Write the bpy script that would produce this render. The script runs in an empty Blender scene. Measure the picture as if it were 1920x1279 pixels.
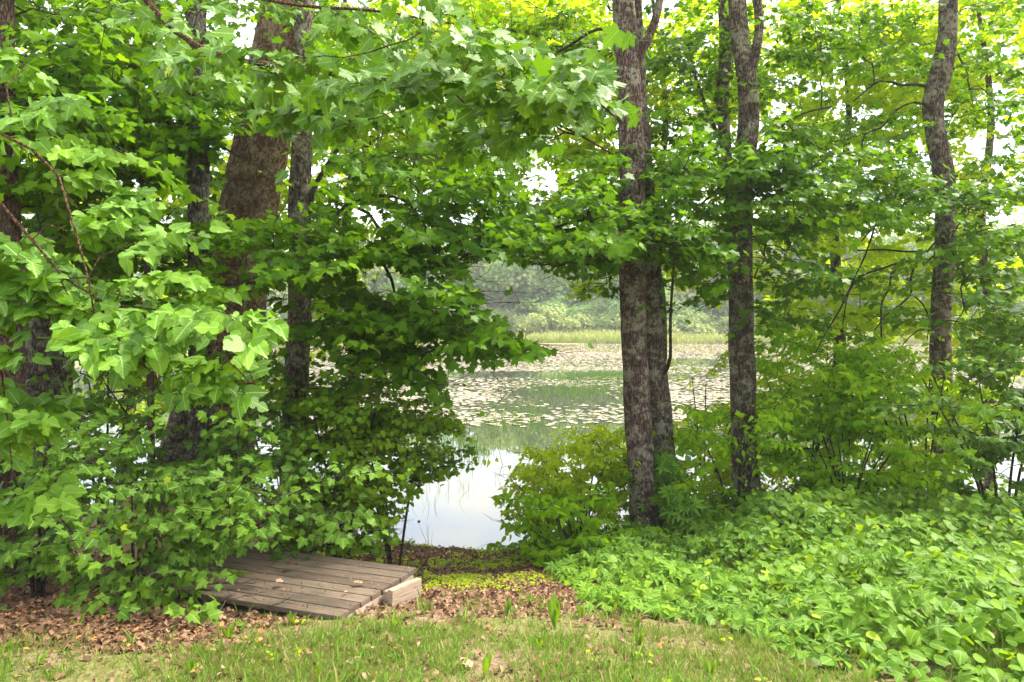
import bpy, math
import numpy as np

RNG = np.random.default_rng(11)
sc = bpy.context.scene
COL = sc.collection
F, CX, HY, EYE = 1280.0, 960.0, 595.0, 1.6      # the photo's lens: focal length in px, centre column, horizon row, eye height


def P(px, py, d):
    return np.array([(px - CX) / F * d, d, EYE - (py - HY) / F * d])


def proj(p):
    d = np.maximum(p[:, 1], .05)
    return CX + p[:, 0] / d * F, HY - (p[:, 2] - EYE) / d * F, d


def norm(v):
    return v / np.maximum(np.linalg.norm(v, axis=-1, keepdims=True), 1e-9)


def sstep(a, b, x):
    t = np.clip((x - a) / (b - a), 0, 1)
    return t * t * (3 - 2 * t)


_k = RNG.normal(size=(14, 2)); _ph = RNG.uniform(0, 6.28, 14)
def noise2(x, y, f):
    s = 0
    for i in range(14):
        s = s + np.sin((x * _k[i, 0] + y * _k[i, 1]) * f * (1 + .25 * i / 3) + _ph[i] * (1 + f * .01))
    return s / 5.0


# ------------------------------------------------------------------ ground shape
WATER_Z = -1.70
_gd = np.array([-60, 0, 2.2, 3.5, 4.27, 5, 6, 7, 8.5, 9.8, 10.6, 12, 20, 60, 82, 86, 90, 100, 130, 200, 400])
_gz = np.array([.3, 0, -.02, -.15, -.30, -.44, -.73, -1.0, -1.38, -1.72, -1.95, -2.2, -2.8, -2.6, -2.1, -1.68, -1.45, -1.0, 1.5, 9, 25])


def shore(x):
    return 9.8 + 2.4 * sstep(.7, 3.2, x) + 2.3 * sstep(1.6, 3.8, -x) + .12 * np.sin(x * 3.1) + .08 * np.sin(x * 7.3 + 1)


def ground_z(x, y):
    x = np.asarray(x, float); y = np.asarray(y, float)
    s = shore(x)
    e = np.where(y < 5, y, np.where(y < s, 5 + (y - 5) * 4.8 / (s - 5), 9.8 + (y - s)))
    e = np.where(y > 40, y, e)
    z = np.interp(e, _gd, _gz)
    near = (y < 14) & (y > -8)
    z = z + np.where(near, .018 * noise2(x, y, 1.7) + .008 * noise2(x, y, 6.), 0) + np.where(y > 84, .25 * noise2(x, y, .15), 0)
    return z


def ground_hit(px, py):
    for d in np.arange(2.2, 14, .01):
        p = P(px, py, d)
        if p[2] <= ground_z(p[0], d):
            return p
    return P(px, py, 14)


# ------------------------------------------------------------------ objects
def tag(o, label=None, cat=None, group=None, kind=None):
    if label: o['label'] = label
    if cat: o['category'] = cat
    if group: o['group'] = group
    if kind: o['kind'] = kind
    return o


def empty(name, loc, label=None, cat=None, group=None):
    o = bpy.data.objects.new(name, None)
    o.empty_display_size = .1
    o.location = [float(v) for v in loc]
    COL.objects.link(o)
    return tag(o, label, cat, group)


def mesh_obj(name, verts, tris, mat, parent=None, attrs=None, smooth=True, quads=None):
    me = bpy.data.meshes.new(name)
    verts = np.asarray(verts, np.float32)
    if quads is not None:
        faces, k = np.asarray(quads, np.int32), 4
    else:
        faces, k = np.asarray(tris, np.int32), 3
    me.vertices.add(len(verts)); me.vertices.foreach_set('co', verts.ravel())
    me.loops.add(faces.size); me.loops.foreach_set('vertex_index', faces.ravel())
    me.polygons.add(len(faces))
    me.polygons.foreach_set('loop_start', np.arange(0, faces.size, k, dtype=np.int32))
    me.polygons.foreach_set('loop_total', np.full(len(faces), k, np.int32))
    me.polygons.foreach_set('use_smooth', np.full(len(faces), smooth))
    for n, (ty, data) in (attrs or {}).items():
        a = me.attributes.new(n, ty, 'POINT')
        a.data.foreach_set('vector' if ty != 'FLOAT' else 'value', np.asarray(data, np.float32).ravel())
    me.update(calc_edges=True)
    me.materials.append(mat)
    o = bpy.data.objects.new(name, me)
    COL.objects.link(o)
    if parent is not None: o.parent = parent
    return o


# ------------------------------------------------------------------ shader helpers
def new_mat(name):
    m = bpy.data.materials.new(name); m.use_nodes = True
    nt = m.node_tree; nt.nodes.clear()
    out = nt.nodes.new('ShaderNodeOutputMaterial')
    return m, nt, out


def nd(nt, t, **kw):
    n = nt.nodes.new('ShaderNode' + t)
    for k, v in kw.items():
        if k == 'ins':
            for a, b in v.items():
                n.inputs[a].default_value = b
        else:
            setattr(n, k, v)
    return n


def ramp(nt, fac, stops):
    r = nd(nt, 'ValToRGB')
    e = r.color_ramp.elements
    while len(e) < len(stops): e.new(.5)
    for i, (p, c) in enumerate(stops):
        e[i].position = p; e[i].color = (*c, 1) if len(c) == 3 else c
    if fac is not None: nt.links.new(fac, r.inputs[0])
    return r.outputs[0]


def mixc(nt, a, b, f, mode='MIX'):
    m = nd(nt, 'Mix', data_type='RGBA', blend_type=mode)
    for sock, v in ((m.inputs[0], f), (m.inputs[6], a), (m.inputs[7], b)):
        if hasattr(v, 'is_linked'): nt.links.new(v, sock)
        elif isinstance(v, (int, float)): sock.default_value = v
        else: sock.default_value = (*v, 1)
    return m.outputs[2]


def math_(nt, op, a, b=None):
    m = nd(nt, 'Math', operation=op)
    for s, v in ((m.inputs[0], a), (m.inputs[1], b)):
        if v is None: continue
        if hasattr(v, 'is_linked'): nt.links.new(v, s)
        else: s.default_value = v
    return m.outputs[0]


def leaf_mat(name, stops, trans, tmix=.4, rough=.5, spec=.25, vein=0., spots=0., warm=True):
    m, nt, out = new_mat(name)
    L = nt.links.new
    if warm:
        stops = [(p, (min(.6, c[0] * 2.15), min(.6, c[1] * 1.45), c[2] * .35)) for p, c in stops]
        trans = [(p, (min(.8, c[0] * 2.5), min(.8, c[1] * 1.85), c[2] * .4)) for p, c in trans]
    at = nd(nt, 'Attribute', attribute_name='rnd')
    col = ramp(nt, at.outputs['Fac'], stops)
    tcol = ramp(nt, at.outputs['Fac'], trans)
    bs = nd(nt, 'BsdfPrincipled', ins={'Roughness': rough, 'Specular IOR Level': spec * (.6 if vein > .65 else .28)})
    tl = nd(nt, 'BsdfTranslucent')
    if vein > 0:
        uv = nd(nt, 'Attribute', attribute_name='luv')
        sp = nd(nt, 'SeparateXYZ'); L(uv.outputs['Vector'], sp.inputs[0])
        ax = math_(nt, 'ABSOLUTE', sp.outputs[0])
        mid = nd(nt, 'MapRange', ins={1: .008, 2: .04, 3: 1., 4: 0.}); L(ax, mid.inputs[0])
        # side veins: stripes of y - |x|
        s = math_(nt, 'SUBTRACT', sp.outputs[1], math_(nt, 'MULTIPLY', ax, .9))
        w = math_(nt, 'SINE', math_(nt, 'MULTIPLY', s, 42.))
        sv = nd(nt, 'MapRange', ins={1: .78, 2: 1., 3: 0., 4: .55}); L(w, sv.inputs[0])
        v = math_(nt, 'MULTIPLY', math_(nt, 'MAXIMUM', mid.outputs[0], sv.outputs[0]), vein)
        col = mixc(nt, col, (.34, .50, .14), v)
        bp = nd(nt, 'Bump', ins={'Strength': .35, 'Distance': .004}); L(v, bp.inputs['Height']); L(bp.outputs[0], bs.inputs['Normal'])
        tcol = mixc(nt, tcol, (.05, .12, .01), math_(nt, 'MULTIPLY', v, .5))
    if spots > 0:
        tc = nd(nt, 'NewGeometry')
        ns = nd(nt, 'TexNoise', ins={'Scale': 60., 'Detail': 3.}); L(tc.outputs['Position'], ns.inputs['Vector'])
        f = nd(nt, 'MapRange', ins={1: .68, 2: .74, 3: 0., 4: spots}); L(ns.outputs[0], f.inputs[0])
        col = mixc(nt, col, (.20, .13, .04), f.outputs[0])
        n2 = nd(nt, 'TexNoise', ins={'Scale': 14., 'Detail': 2.}); L(tc.outputs['Position'], n2.inputs['Vector'])
        b = nd(nt, 'MapRange', ins={1: .3, 2: .7, 3: .8, 4: 1.2}); L(n2.outputs[0], b.inputs[0])
        hv = nd(nt, 'HueSaturation'); L(col, hv.inputs['Color']); L(b.outputs[0], hv.inputs['Value']); col = hv.outputs[0]
    L(col, bs.inputs['Base Color']); L(tcol, tl.inputs['Color'])
    mx = nd(nt, 'MixShader', ins={0: tmix}); L(bs.outputs[0], mx.inputs[1]); L(tl.outputs[0], mx.inputs[2])
    L(mx.outputs[0], out.inputs[0])
    return m


def bark_mat(name, base, light, lichen, lich_amt=.45, scale=1., moss=0., zs=.24, ck=.85):
    m, nt, out = new_mat(name)
    L = nt.links.new
    tc = nd(nt, 'TexCoord'); mp = nd(nt, 'Mapping'); L(tc.outputs['Object'], mp.inputs[0])
    mp.inputs['Scale'].default_value = (scale, scale, scale * zs)
    n1 = nd(nt, 'TexNoise', ins={'Scale': 46., 'Detail': 8., 'Roughness': .68, 'Distortion': .5}); L(mp.outputs[0], n1.inputs['Vector'])
    vo = nd(nt, 'TexVoronoi', feature='DISTANCE_TO_EDGE', ins={'Scale': 34.}); L(mp.outputs[0], vo.inputs['Vector'])
    crack = nd(nt, 'MapRange', ins={1: .0, 2: .16, 3: 0., 4: 1.}); L(vo.outputs[0], crack.inputs[0])
    c = ramp(nt, n1.outputs[0], [(.25, tuple(v * .30 for v in base)), (.5, base), (.72, light)])
    c = mixc(nt, tuple(v * .25 for v in base), c, math_(nt, 'MAXIMUM', crack.outputs[0], 1 - ck))
    n2 = nd(nt, 'TexNoise', ins={'Scale': 5.5, 'Detail': 5., 'Roughness': .62}); L(tc.outputs['Object'], n2.inputs['Vector'])
    n3 = nd(nt, 'TexNoise', ins={'Scale': 19., 'Detail': 6., 'Roughness': .75}); L(tc.outputs['Object'], n3.inputs['Vector'])
    s = math_(nt, 'MULTIPLY', n2.outputs[0], n3.outputs[0])
    f = nd(nt, 'MapRange', ins={1: .235, 2: .30, 3: 0., 4: lich_amt}); L(s, f.inputs[0])
    c = mixc(nt, c, lichen, f.outputs[0])
    if moss > 0:
        n4 = nd(nt, 'TexNoise', ins={'Scale': 3., 'Detail': 6.}); L(tc.outputs['Object'], n4.inputs['Vector'])
        g = nd(nt, 'MapRange', ins={1: .5, 2: .62, 3: 0., 4: moss}); L(n4.outputs[0], g.inputs[0])
        c = mixc(nt, c, (.07, .10, .03), g.outputs[0])
    bs = nd(nt, 'BsdfPrincipled', ins={'Roughness': .9, 'Specular IOR Level': .15})
    L(c, bs.inputs['Base Color'])
    h = math_(nt, 'ADD', n1.outputs[0], math_(nt, 'MULTIPLY', crack.outputs[0], .6))
    bp = nd(nt, 'Bump', ins={'Strength': 1., 'Distance': .035}); L(h, bp.inputs['Height']); L(bp.outputs[0], bs.inputs['Normal'])
    L(bs.outputs[0], out.inputs[0])
    return m


M = {}
M['bark_dark'] = bark_mat('dark_bark', (.085, .065, .052), (.20, .165, .135), (.30, .31, .22), .55)
M['bark_grey'] = bark_mat('grey_lichen_bark', (.14, .10, .078), (.29, .22, .175), (.44, .42, .29), .6, 1.1)
M['bark_tan'] = bark_mat('tan_flaking_bark', (.155, .088, .045), (.25, .16, .09), (.40, .31, .19), .6, .9, zs=.3, ck=.6)
M['bark_red'] = bark_mat('reddish_shaggy_bark', (.13, .075, .055), (.26, .165, .125), (.30, .24, .2), .3, 1.3)
M['bark_pink'] = bark_mat('mottled_maple_bark', (.15, .094, .076), (.33, .235, .20), (.46, .43, .31), .6, 1.1)
M['twig'] = bark_mat('twig_bark', (.075, .06, .045), (.13, .105, .08), (.2, .2, .14), .3, 2.)
M['twig_red'] = bark_mat('young_reddish_twig', (.20, .10, .055), (.28, .16, .09), (.2, .2, .1), .1, 2.)
M['stem_green'] = bark_mat('green_stem', (.22, .30, .09), (.32, .38, .14), (.3, .32, .15), .2, 2.)
M['dead_twig'] = bark_mat('dead_grey_twig', (.25, .18, .14), (.42, .33, .27), (.4, .36, .3), .3, 3.)

G = lambda *s: [(p, c) for p, c in s]
# stops by the per-leaf random value: old dark leaf, ordinary leaf, bright leaf, young yellow leaf
M['maple'] = leaf_mat('maple_leaf', G((0, (.015, .058, .010)), (.5, (.030, .106, .014)), (.93, (.058, .165, .020)), (1, (.19, .30, .02))),
                      G((0, (.034, .120, .009)), (.9, (.100, .26, .012)), (1, (.32, .45, .02))), .36, .42, .25)
M['maple_near'] = leaf_mat('near_maple_leaf', G((0, (.016, .072, .016)), (.5, (.033, .120, .021)), (.92, (.058, .170, .028)), (1, (.17, .32, .03))),
                           G((0, (.05, .16, .012)), (.9, (.09, .24, .02)), (1, (.30, .45, .02))), .24, .44, .32, vein=.75, spots=.6)
M['maple_backlit'] = leaf_mat('backlit_tone_maple_leaf', G((0, (.17, .30, .010)), (.5, (.25, .40, .014)), (1, (.34, .46, .02))),  # lit copy of the maple leaf: light from behind put into its colours
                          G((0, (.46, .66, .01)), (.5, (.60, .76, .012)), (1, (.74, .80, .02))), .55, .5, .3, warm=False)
M['mulberry'] = leaf_mat('mulberry_leaf', G((0, (.024, .092, .015)), (.5, (.048, .165, .024)), (1, (.088, .24, .034))),
                         G((0, (.05, .17, .012)), (1, (.10, .26, .02))), .24, .46, .4, vein=.7, spots=.35)
M['sapling'] = leaf_mat('sapling_leaf', G((0, (.012, .050, .012)), (.5, (.025, .088, .018)), (.95, (.044, .130, .024)), (1, (.15, .26, .03))),
                        G((0, (.045, .13, .01)), (1, (.09, .21, .015))), .30, .42, .25, vein=.5)
M['round'] = leaf_mat('round_shrub_leaf', G((0, (.032, .100, .020)), (.5, (.055, .155, .030)), (1, (.10, .22, .045))),
                      G((0, (.06, .18, .008)), (1, (.15, .30, .015))), .34, .42, .3)
M['ovate'] = leaf_mat('ovate_shrub_leaf', G((0, (.050, .16, .020)), (.5, (.085, .24, .028)), (1, (.14, .31, .04))),
                      G((0, (.13, .34, .01)), (1, (.24, .44, .02))), .52, .42, .25)
M['bush_gold'] = leaf_mat('yellow_green_backlit_tone_leaf', G((0, (.22, .32, .012)), (.5, (.34, .46, .018)), (1, (.44, .52, .02))),  # yellow-green leaf with a backlit glow mixed into its colours
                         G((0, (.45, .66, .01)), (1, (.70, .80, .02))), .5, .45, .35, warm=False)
M['creeper'] = leaf_mat('creeper_leaf', G((0, (.018, .070, .017)), (.5, (.040, .132, .024)), (.9, (.075, .20, .034)), (1, (.13, .28, .04))),
                        G((0, (.08, .2, .015)), (1, (.16, .34, .02))), .28, .5, .2, vein=.6)
M['bitter'] = leaf_mat('bittersweet_leaf', G((0, (.020, .074, .014)), (.5, (.044, .138, .022)), (.9, (.082, .21, .034)), (1, (.15, .31, .05))),
                       G((0, (.12, .28, .015)), (1, (.22, .40, .02))), .30, .42, .3, vein=.6)
M['far'] = leaf_mat('hazed_far_leaf', G((0, (.15, .27, .09)), (.5, (.28, .42, .15)), (1, (.40, .50, .20))),  # far leaves painted paler than real foliage to carry the haze
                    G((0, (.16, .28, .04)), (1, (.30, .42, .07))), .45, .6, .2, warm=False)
M['far_pale'] = leaf_mat('hazed_far_pale_leaf', G((0, (.28, .36, .12)), (.5, (.42, .48, .19)), (1, (.55, .58, .26))),  # paler far foliage, haze brightness painted into it as well
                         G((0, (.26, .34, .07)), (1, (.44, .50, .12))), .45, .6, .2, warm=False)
M['grass'] = leaf_mat('lawn_grass', G((0, (.36, .27, .12)), (.18, (.20, .24, .045)), (.6, (.12, .25, .03)), (1, (.20, .36, .045))),
                      G((0, (.2, .2, .05)), (1, (.24, .42, .03))), .35, .5, .3, warm=False)
M['marsh'] = leaf_mat('marsh_grass', G((0, (.44, .35, .18)), (.4, (.42, .42, .14)), (1, (.36, .46, .09))),
                      G((0, (.2, .2, .05)), (1, (.3, .4, .04))), .3, .6, .2, warm=False)
M['reed'] = leaf_mat('pond_reed', G((0, (.05, .10, .02)), (1, (.10, .20, .03))),
                     G((0, (.1, .22, .02)), (1, (.16, .32, .03))), .35, .5, .3, warm=False)
M['litter'] = leaf_mat('dead_leaf', G((0, (.075, .042, .026)), (.3, (.125, .068, .038)), (.6, (.23, .135, .083)), (.88, (.42, .29, .20)), (1, (.44, .20, .07))),
                       G((0, (.1, .05, .02)), (1, (.25, .13, .06))), .12, .7, .2, warm=False)
M['pad'] = leaf_mat('lily_pad', G((0, (.14, .17, .06)), (.35, (.26, .235, .13)), (1, (.56, .43, .35))),  # pale pink stops hold the sky's reflection as painted colour
                    G((0, (.1, .15, .03)), (1, (.2, .2, .05))), .1, .32, .8, warm=False)

# ------------------------------------------------------------------ leaf shapes
def ring_from_half(half):
    h = np.array(half, float)
    left = h[1:-1][::-1] * np.array([-1, 1])
    return np.vstack([h, left])


def densify(ring, k, amp=0., teeth=1):
    out = []
    n = len(ring)
    for i in range(n):
        a, b = ring[i], ring[(i + 1) % n]
        nrm_ = np.array([b[1] - a[1], -(b[0] - a[0])]); nrm_ /= max(np.linalg.norm(nrm_), 1e-6)
        for j in range(k):
            t = j / k
            q = a + (b - a) * t
            if j: q = q + nrm_ * amp * (1 if j % 2 else -.3)
            out.append(q)
    return np.array(out)


def proto(ring, centre=(0, .32), fold=.22, droop=.22, wav=0.):
    ring = np.asarray(ring, float)
    v2 = np.vstack([[centre], ring])
    r = np.hypot(v2[:, 0], v2[:, 1] - centre[1])
    ang = np.arctan2(v2[:, 0], v2[:, 1] - centre[1])
    z = fold * np.abs(v2[:, 0]) - droop * np.maximum(v2[:, 1], 0) ** 2 - .12 * r * r + wav * r * np.sin(5 * ang)
    n = len(ring)
    t = [(0, 1 + i, 1 + (i + 1) % n) for i in range(n)]
    return np.column_stack([v2, z]), np.array(t), v2.copy()


def merge_protos(ps):
    V, T, U, o = [], [], [], 0
    for v, t, u in ps:
        V.append(v); T.append(t + o); U.append(u); o += len(v)
    return np.vstack(V), np.vstack(T), np.vstack(U)


def rot2(p, ang, off=(0, 0), s=1.):
    v, t, u = p
    c, s_ = math.cos(ang), math.sin(ang)
    w = v.copy() * s
    x, y = w[:, 0] * c + w[:, 1] * s_, -w[:, 0] * s_ + w[:, 1] * c
    w[:, 0], w[:, 1] = x + off[0], y + off[1]
    return w, t, u


maple_half = [(0, 0), (.12, -.06), (.26, -.09), (.44, -.05), (.40, .03), (.37, .12), (.46, .17), (.47, .25), (.57, .33), (.64, .50), (.53, .49), (.46, .56), (.36, .53), (.25, .51),
              (.27, .60), (.34, .70), (.22, .75), (.17, .84), (.08, .90), (0, 1.04)]
maple_mid = [(0, 0), (.42, -.05), (.36, .13), (.62, .50), (.25, .51), (.29, .71), (.13, .82), (0, 1.02)]
maple_low = [(0, 0), (.42, .0), (.58, .52), (.24, .53), (0, 1.0)]
PR = {}
PR['maple_hi'] = [proto(ring_from_half(maple_half), fold=f, droop=d, wav=w) for f, d, w in ((.12, .22, .03), (.22, .12, .05), (.05, .32, .02))]
PR['maple_mid'] = [proto(ring_from_half(maple_mid), fold=f, droop=d) for f, d in ((.18, .2), (.28, .1), (.06, .3))]
PR['maple_low'] = [proto(ring_from_half(maple_low), fold=.3, droop=.2)]
mul_plain = [(0, 0), (.16, -.07), (.31, -.01), (.40, .14), (.42, .32), (.36, .52), (.25, .74), (.10, .92), (0, 1.06)]
mul_lobe = [(0, 0), (.16, -.08), (.33, -.03), (.42, .12), (.40, .27), (.20, .36), (.17, .42), (.30, .50), (.37, .60), (.33, .76), (.14, .94), (0, 1.06)]
rp = densify(ring_from_half(mul_plain), 3, .03)
rl = densify(ring_from_half(mul_lobe), 3, .028)
half_l = np.vstack([np.array(mul_lobe), np.array(mul_plain)[1:-1][::-1] * [-1, 1]])
rm = densify(half_l, 3, .028)
rm2 = rm * [-1, 1]; rm2 = rm2[::-1]
PR['mulberry'] = [proto(r, fold=f, droop=d, wav=.05) for r, f, d in ((rp, .2, .2), (rl, .15, .25), (rm, .25, .15), (rm2, .12, .3), (rl, .08, .4))]
def oval(w, n, tip=.08, off=.0):
    a = np.linspace(0, 2 * math.pi, n, endpoint=False)
    y = .5 - .5 * np.cos(a); x = w * np.sin(a) * (1 - .25 * (y - .45))
    y = np.where(y > .97, 1 + tip, y)
    return np.column_stack([x, y])
PR['round'] = [proto(oval(.43, 12, .10), (0, .5), f, d) for f, d in ((.25, .2), (.1, .35))]
PR['round_lo'] = [proto(oval(.42, 7, .05), (0, .5), .25, .2)]
PR['ovate'] = [proto(oval(.29, 10, .15), (0, .45), f, d) for f, d in ((.3, .3), (.15, .45))]
PR['ovate_lo'] = [proto(oval(.30, 6, .12), (0, .45), .3, .3)]
leaflet = proto(oval(.23, 10, .14), (0, .45), .35, .3)
PR['palmate'] = [merge_protos([rot2(leaflet, a + j, (0, 0), s) for a, s in ((0, 1.), (.95, .92), (-.95, .92), (1.95, .68), (-1.95, .68))]) for j in (0, .08)]
leaf_d = proto(ring_from_half([(0, 0), (.22, .1), (.16, .25), (.30, .4), (.2, .55), (.28, .7), (.1, .85), (0, 1)]), fold=.5, droop=.6, wav=.2)
leaf_d2 = proto(ring_from_half(maple_mid), fold=.6, droop=.5, wav=.25)
leaf_d3 = proto(oval(.3, 8), (0, .45), .6, .7)
PR['dead'] = [leaf_d, leaf_d2, leaf_d3]
PR['tuft'] = [proto(ring_from_half([(0, 0), (.35, .15), (.2, .4), (.48, .62), (.18, .8), (0, 1)]), fold=.35, droop=.25)]
bl = np.array([(-.035, 0, 0), (.035, 0, 0), (-.03, .45, .05), (.03, .45, .05), (-.018, .8, .0), (.018, .8, .0), (0, 1., -.10)])
PR['blade'] = [(bl, np.array([(0, 1, 3), (0, 3, 2), (2, 3, 5), (2, 5, 4), (4, 5, 6)]), bl[:, :2].copy())]
wl = np.array([(0, 0, 0), (.05, .2, .04), (.10, .5, .05), (.11, .75, .02), (.05, .95, -.06), (0, 1., -.1), (-.05, .95, -.06), (-.11, .75, .02), (-.10, .5, .05), (-.05, .2, .04), (0, .5, 0)])
PR['weed'] = [(wl, np.array([(10, i, (i + 1) % 10) for i in range(10)]), wl[:, :2].copy())]
a8 = np.linspace(.25, 2 * math.pi - .25, 9)
PR['pad'] = [(np.column_stack([np.r_[0, np.sin(a8)], np.r_[0, np.cos(a8)], np.zeros(10)]) * .5, np.array([(0, i, i + 1) for i in range(1, 9)]),
              np.zeros((10, 2)))]


class Buf:
    """collects leaf instances, then makes one foliage mesh"""
    def __init__(self): self.V, self.T, self.R, self.U, self.o = [], [], [], [], 0

    def add(self, pr, pos, dr, nr, size, rnd, curl=None):
        n = len(pos)
        if n == 0: return
        v, t, u = pr
        dr = norm(dr); sd = norm(np.cross(dr, nr)); nn = np.cross(sd, dr)
        size = np.broadcast_to(size, (n,)); curl = np.ones(n) if curl is None else curl
        W = (sd[:, None, :] * v[None, :, 0, None] + dr[:, None, :] * v[None, :, 1, None]
             + nn[:, None, :] * (v[None, :, 2, None] * curl[:, None, None]))
        W = pos[:, None, :] + W * size[:, None, None]
        k = len(v)
        self.V.append(W.reshape(-1, 3).astype(np.float32))
        self.T.append((t[None] + (self.o + np.arange(n) * k)[:, None, None]).reshape(-1, 3))
        self.R.append(np.repeat(rnd, k)); self.U.append(np.tile(u, (n, 1)))
        self.o += n * k

    def add_kinds(self, prs, pos, dr, nr, size, rnd, rng, curl=None):
        k = rng.integers(0, len(prs), len(pos))
        size = np.broadcast_to(size, (len(pos),))
        for i, p in enumerate(prs):
            m = k == i
            self.add(p, pos[m], dr[m], nr[m], size[m], rnd[m], None if curl is None else curl[m])

    def build(self, name, mat, parent=None, origin=(0, 0, 0), smooth=True):
        if not self.V: return None
        V = np.vstack(self.V) - np.asarray(origin, np.float32)
        return mesh_obj(name, V, np.vstack(self.T), mat, parent,
                        {'rnd': ('FLOAT', np.concatenate(self.R)), 'luv': ('FLOAT2', np.vstack(self.U))}, smooth)


class Tubes:
    def __init__(self): self.V, self.Q, self.o = [], [], 0

    def add(self, path, rad, sides=6, rng=None, rough=0.):
        path = np.asarray(path, float); n = len(path)
        if n < 2: return
        rad = np.broadcast_to(np.asarray(rad, float), (n,))
        t = norm(np.gradient(path, axis=0))
        ref = np.array([1., 0, 0]) if abs(t[0, 0]) < .8 else np.array([0, 1., 0])
        a = norm(ref[None] - t * (t @ ref)[:, None]); b = np.cross(t, a)
        th = np.linspace(0, 2 * math.pi, sides, endpoint=False)
        r = np.repeat(rad[:, None], sides, 1)
        if rough and rng is not None:
            k = rng.uniform(0, 6.28, 6); zz = np.cumsum(np.r_[0, np.linalg.norm(np.diff(path, axis=0), axis=1)])[:, None]
            r = r * (1 + rough * (np.sin(3 * th + k[0] + zz * 1.3) * .5 + np.sin(5 * th + k[1] - zz * .8) * .35 + np.sin(2 * th + k[2] + zz * 4) * .3
                                  + np.sin(zz * 7 + th + k[3]) * .3) + rng.normal(0, rough * .25, r.shape))
        V = path[:, None] + r[..., None] * (np.cos(th)[None, :, None] * a[:, None] + np.sin(th)[None, :, None] * b[:, None])
        i = np.arange(n - 1)[:, None] * sides; j = np.arange(sides)[None]; j2 = (j + 1) % sides
        q = np.stack([i + j, i + j2, i + sides + j2, i + sides + j], -1).reshape(-1, 4) + self.o
        self.V.append(V.reshape(-1, 3)); self.Q.append(q); self.o += n * sides

    def build(self, name, mat, parent=None, origin=(0, 0, 0)):
        if not self.V: return None
        return mesh_obj(name, np.vstack(self.V) - np.asarray(origin), None, mat, parent, quads=np.vstack(self.Q))


def catmull(pts, step):
    pts = np.asarray(pts, float)
    if len(pts) == 2: pts = np.vstack([pts[0], pts.mean(0), pts[1]])
    e = np.vstack([2 * pts[0] - pts[1], pts, 2 * pts[-1] - pts[-2]])
    out = []
    for i in range(1, len(e) - 2):
        p0, p1, p2, p3 = e[i - 1:i + 3]
        m = max(1, int(np.linalg.norm((p2 - p1)[:3]) / step))
        for k in range(m):
            t = k / m
            out.append(.5 * (2 * p1 + (p2 - p0) * t + (2 * p0 - 5 * p1 + 4 * p2 - p3) * t * t + (3 * p1 - p0 - 3 * p2 + p3) * t ** 3))
    out.append(e[-2])
    return np.array(out)


# ------------------------------------------------------------------ sprays: a twig fan with its leaves
def make_spray(rng, L=.8, side=5, spacing=.075, leaf=.105, up=.25, petiole=.05, droop=.25, spread=(35, 65), both=True, jit=.35):
    lp, ld, ln, tw = [], [], [], Tubes()

    def line(p0, d0, length, r):
        n = max(3, int(length / spacing))
        p, d = p0.copy(), d0.copy(); pts = [p.copy()]
        for i in range(n):
            d = norm(d + np.array([0, 0, -droop * spacing * 1.6]) + rng.normal(0, .09, 3) * [1, 1, .6])
            p = p + d * spacing; pts.append(p.copy())
            s = norm(np.cross(d, [0, 0, 1.]))
            for sg in ((1, -1) if both else ((1,) if i % 2 else (-1,))):
                if rng.random() < .9:
                    q = norm(d * rng.uniform(.2, .9) + s * sg + np.array([0, 0, rng.normal(-.12, .3)]))
                    lp.append(p + q * petiole * rng.uniform(.5, 1.3)); ld.append(norm(q + [0, 0, -rng.uniform(.1, .9) * droop * 1.6]))
                    ln.append(norm(np.array([0, 0, 1.]) + rng.normal(0, jit, 3)))
        lp.append(p); ld.append(norm(d + [0, 0, -droop])); ln.append(norm(np.array([0, 0, 1.]) + rng.normal(0, jit, 3)))
        tw.add(np.array(pts)[::2] if len(pts) > 4 else np.array(pts), np.linspace(r, r * .4, len(np.array(pts)[::2] if len(pts) > 4 else pts)), 3)
        return pts
    ax = line(np.zeros(3), np.array([1., 0, up]), L, .005)
    for k in range(side):
        i = int((k + .5) / side * (len(ax) - 1)); sg = 1 if k % 2 else -1
        a = math.radians(rng.uniform(*spread)) * sg
        line(np.array(ax[i]), norm(np.array([math.cos(a), math.sin(a), rng.normal(up * .6, .18)])), L * rng.uniform(.35, .62) * (1 - .35 * k / side), .0035)
    V = np.vstack(tw.V); Q = np.vstack(tw.Q); T = np.vstack([Q[:, [0, 1, 2]], Q[:, [0, 2, 3]]])
    # proto axes: x=side, y=dir, z=normal -> map local (x fwd, y left, z up)
    Vp = np.column_stack([-V[:, 1], V[:, 0], V[:, 2]])
    c = np.array(lp).mean(0)
    return dict(p=np.array(lp), d=np.array(ld), n=np.array(ln), twig=(Vp, T, np.zeros((len(V), 2))), c=c)


def sprays_of(seed, n=8, **kw):
    r = np.random.default_rng(seed)
    return [make_spray(r, **kw) for _ in range(n)]


SP = {
    'maple': sprays_of(1, L=.80, side=5, spacing=.085, droop=.28),
    'maple_big': sprays_of(2, L=.70, side=5, spacing=.085, droop=.45, petiole=.07, jit=.45),
    'sapling': sprays_of(3, L=.55, side=4, spacing=.085, droop=.5, petiole=.06, up=.35, jit=.4),
    'round': sprays_of(4, L=.50, side=6, spacing=.038, droop=.5, petiole=.012, up=.35, jit=.5, both=False),
    'ovate': sprays_of(5, L=.60, side=6, spacing=.05, droop=.5, petiole=.015, up=.5, jit=.5),
    'gold': sprays_of(6, L=.85, side=5, spacing=.10, droop=.3, jit=.5),
}

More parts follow.
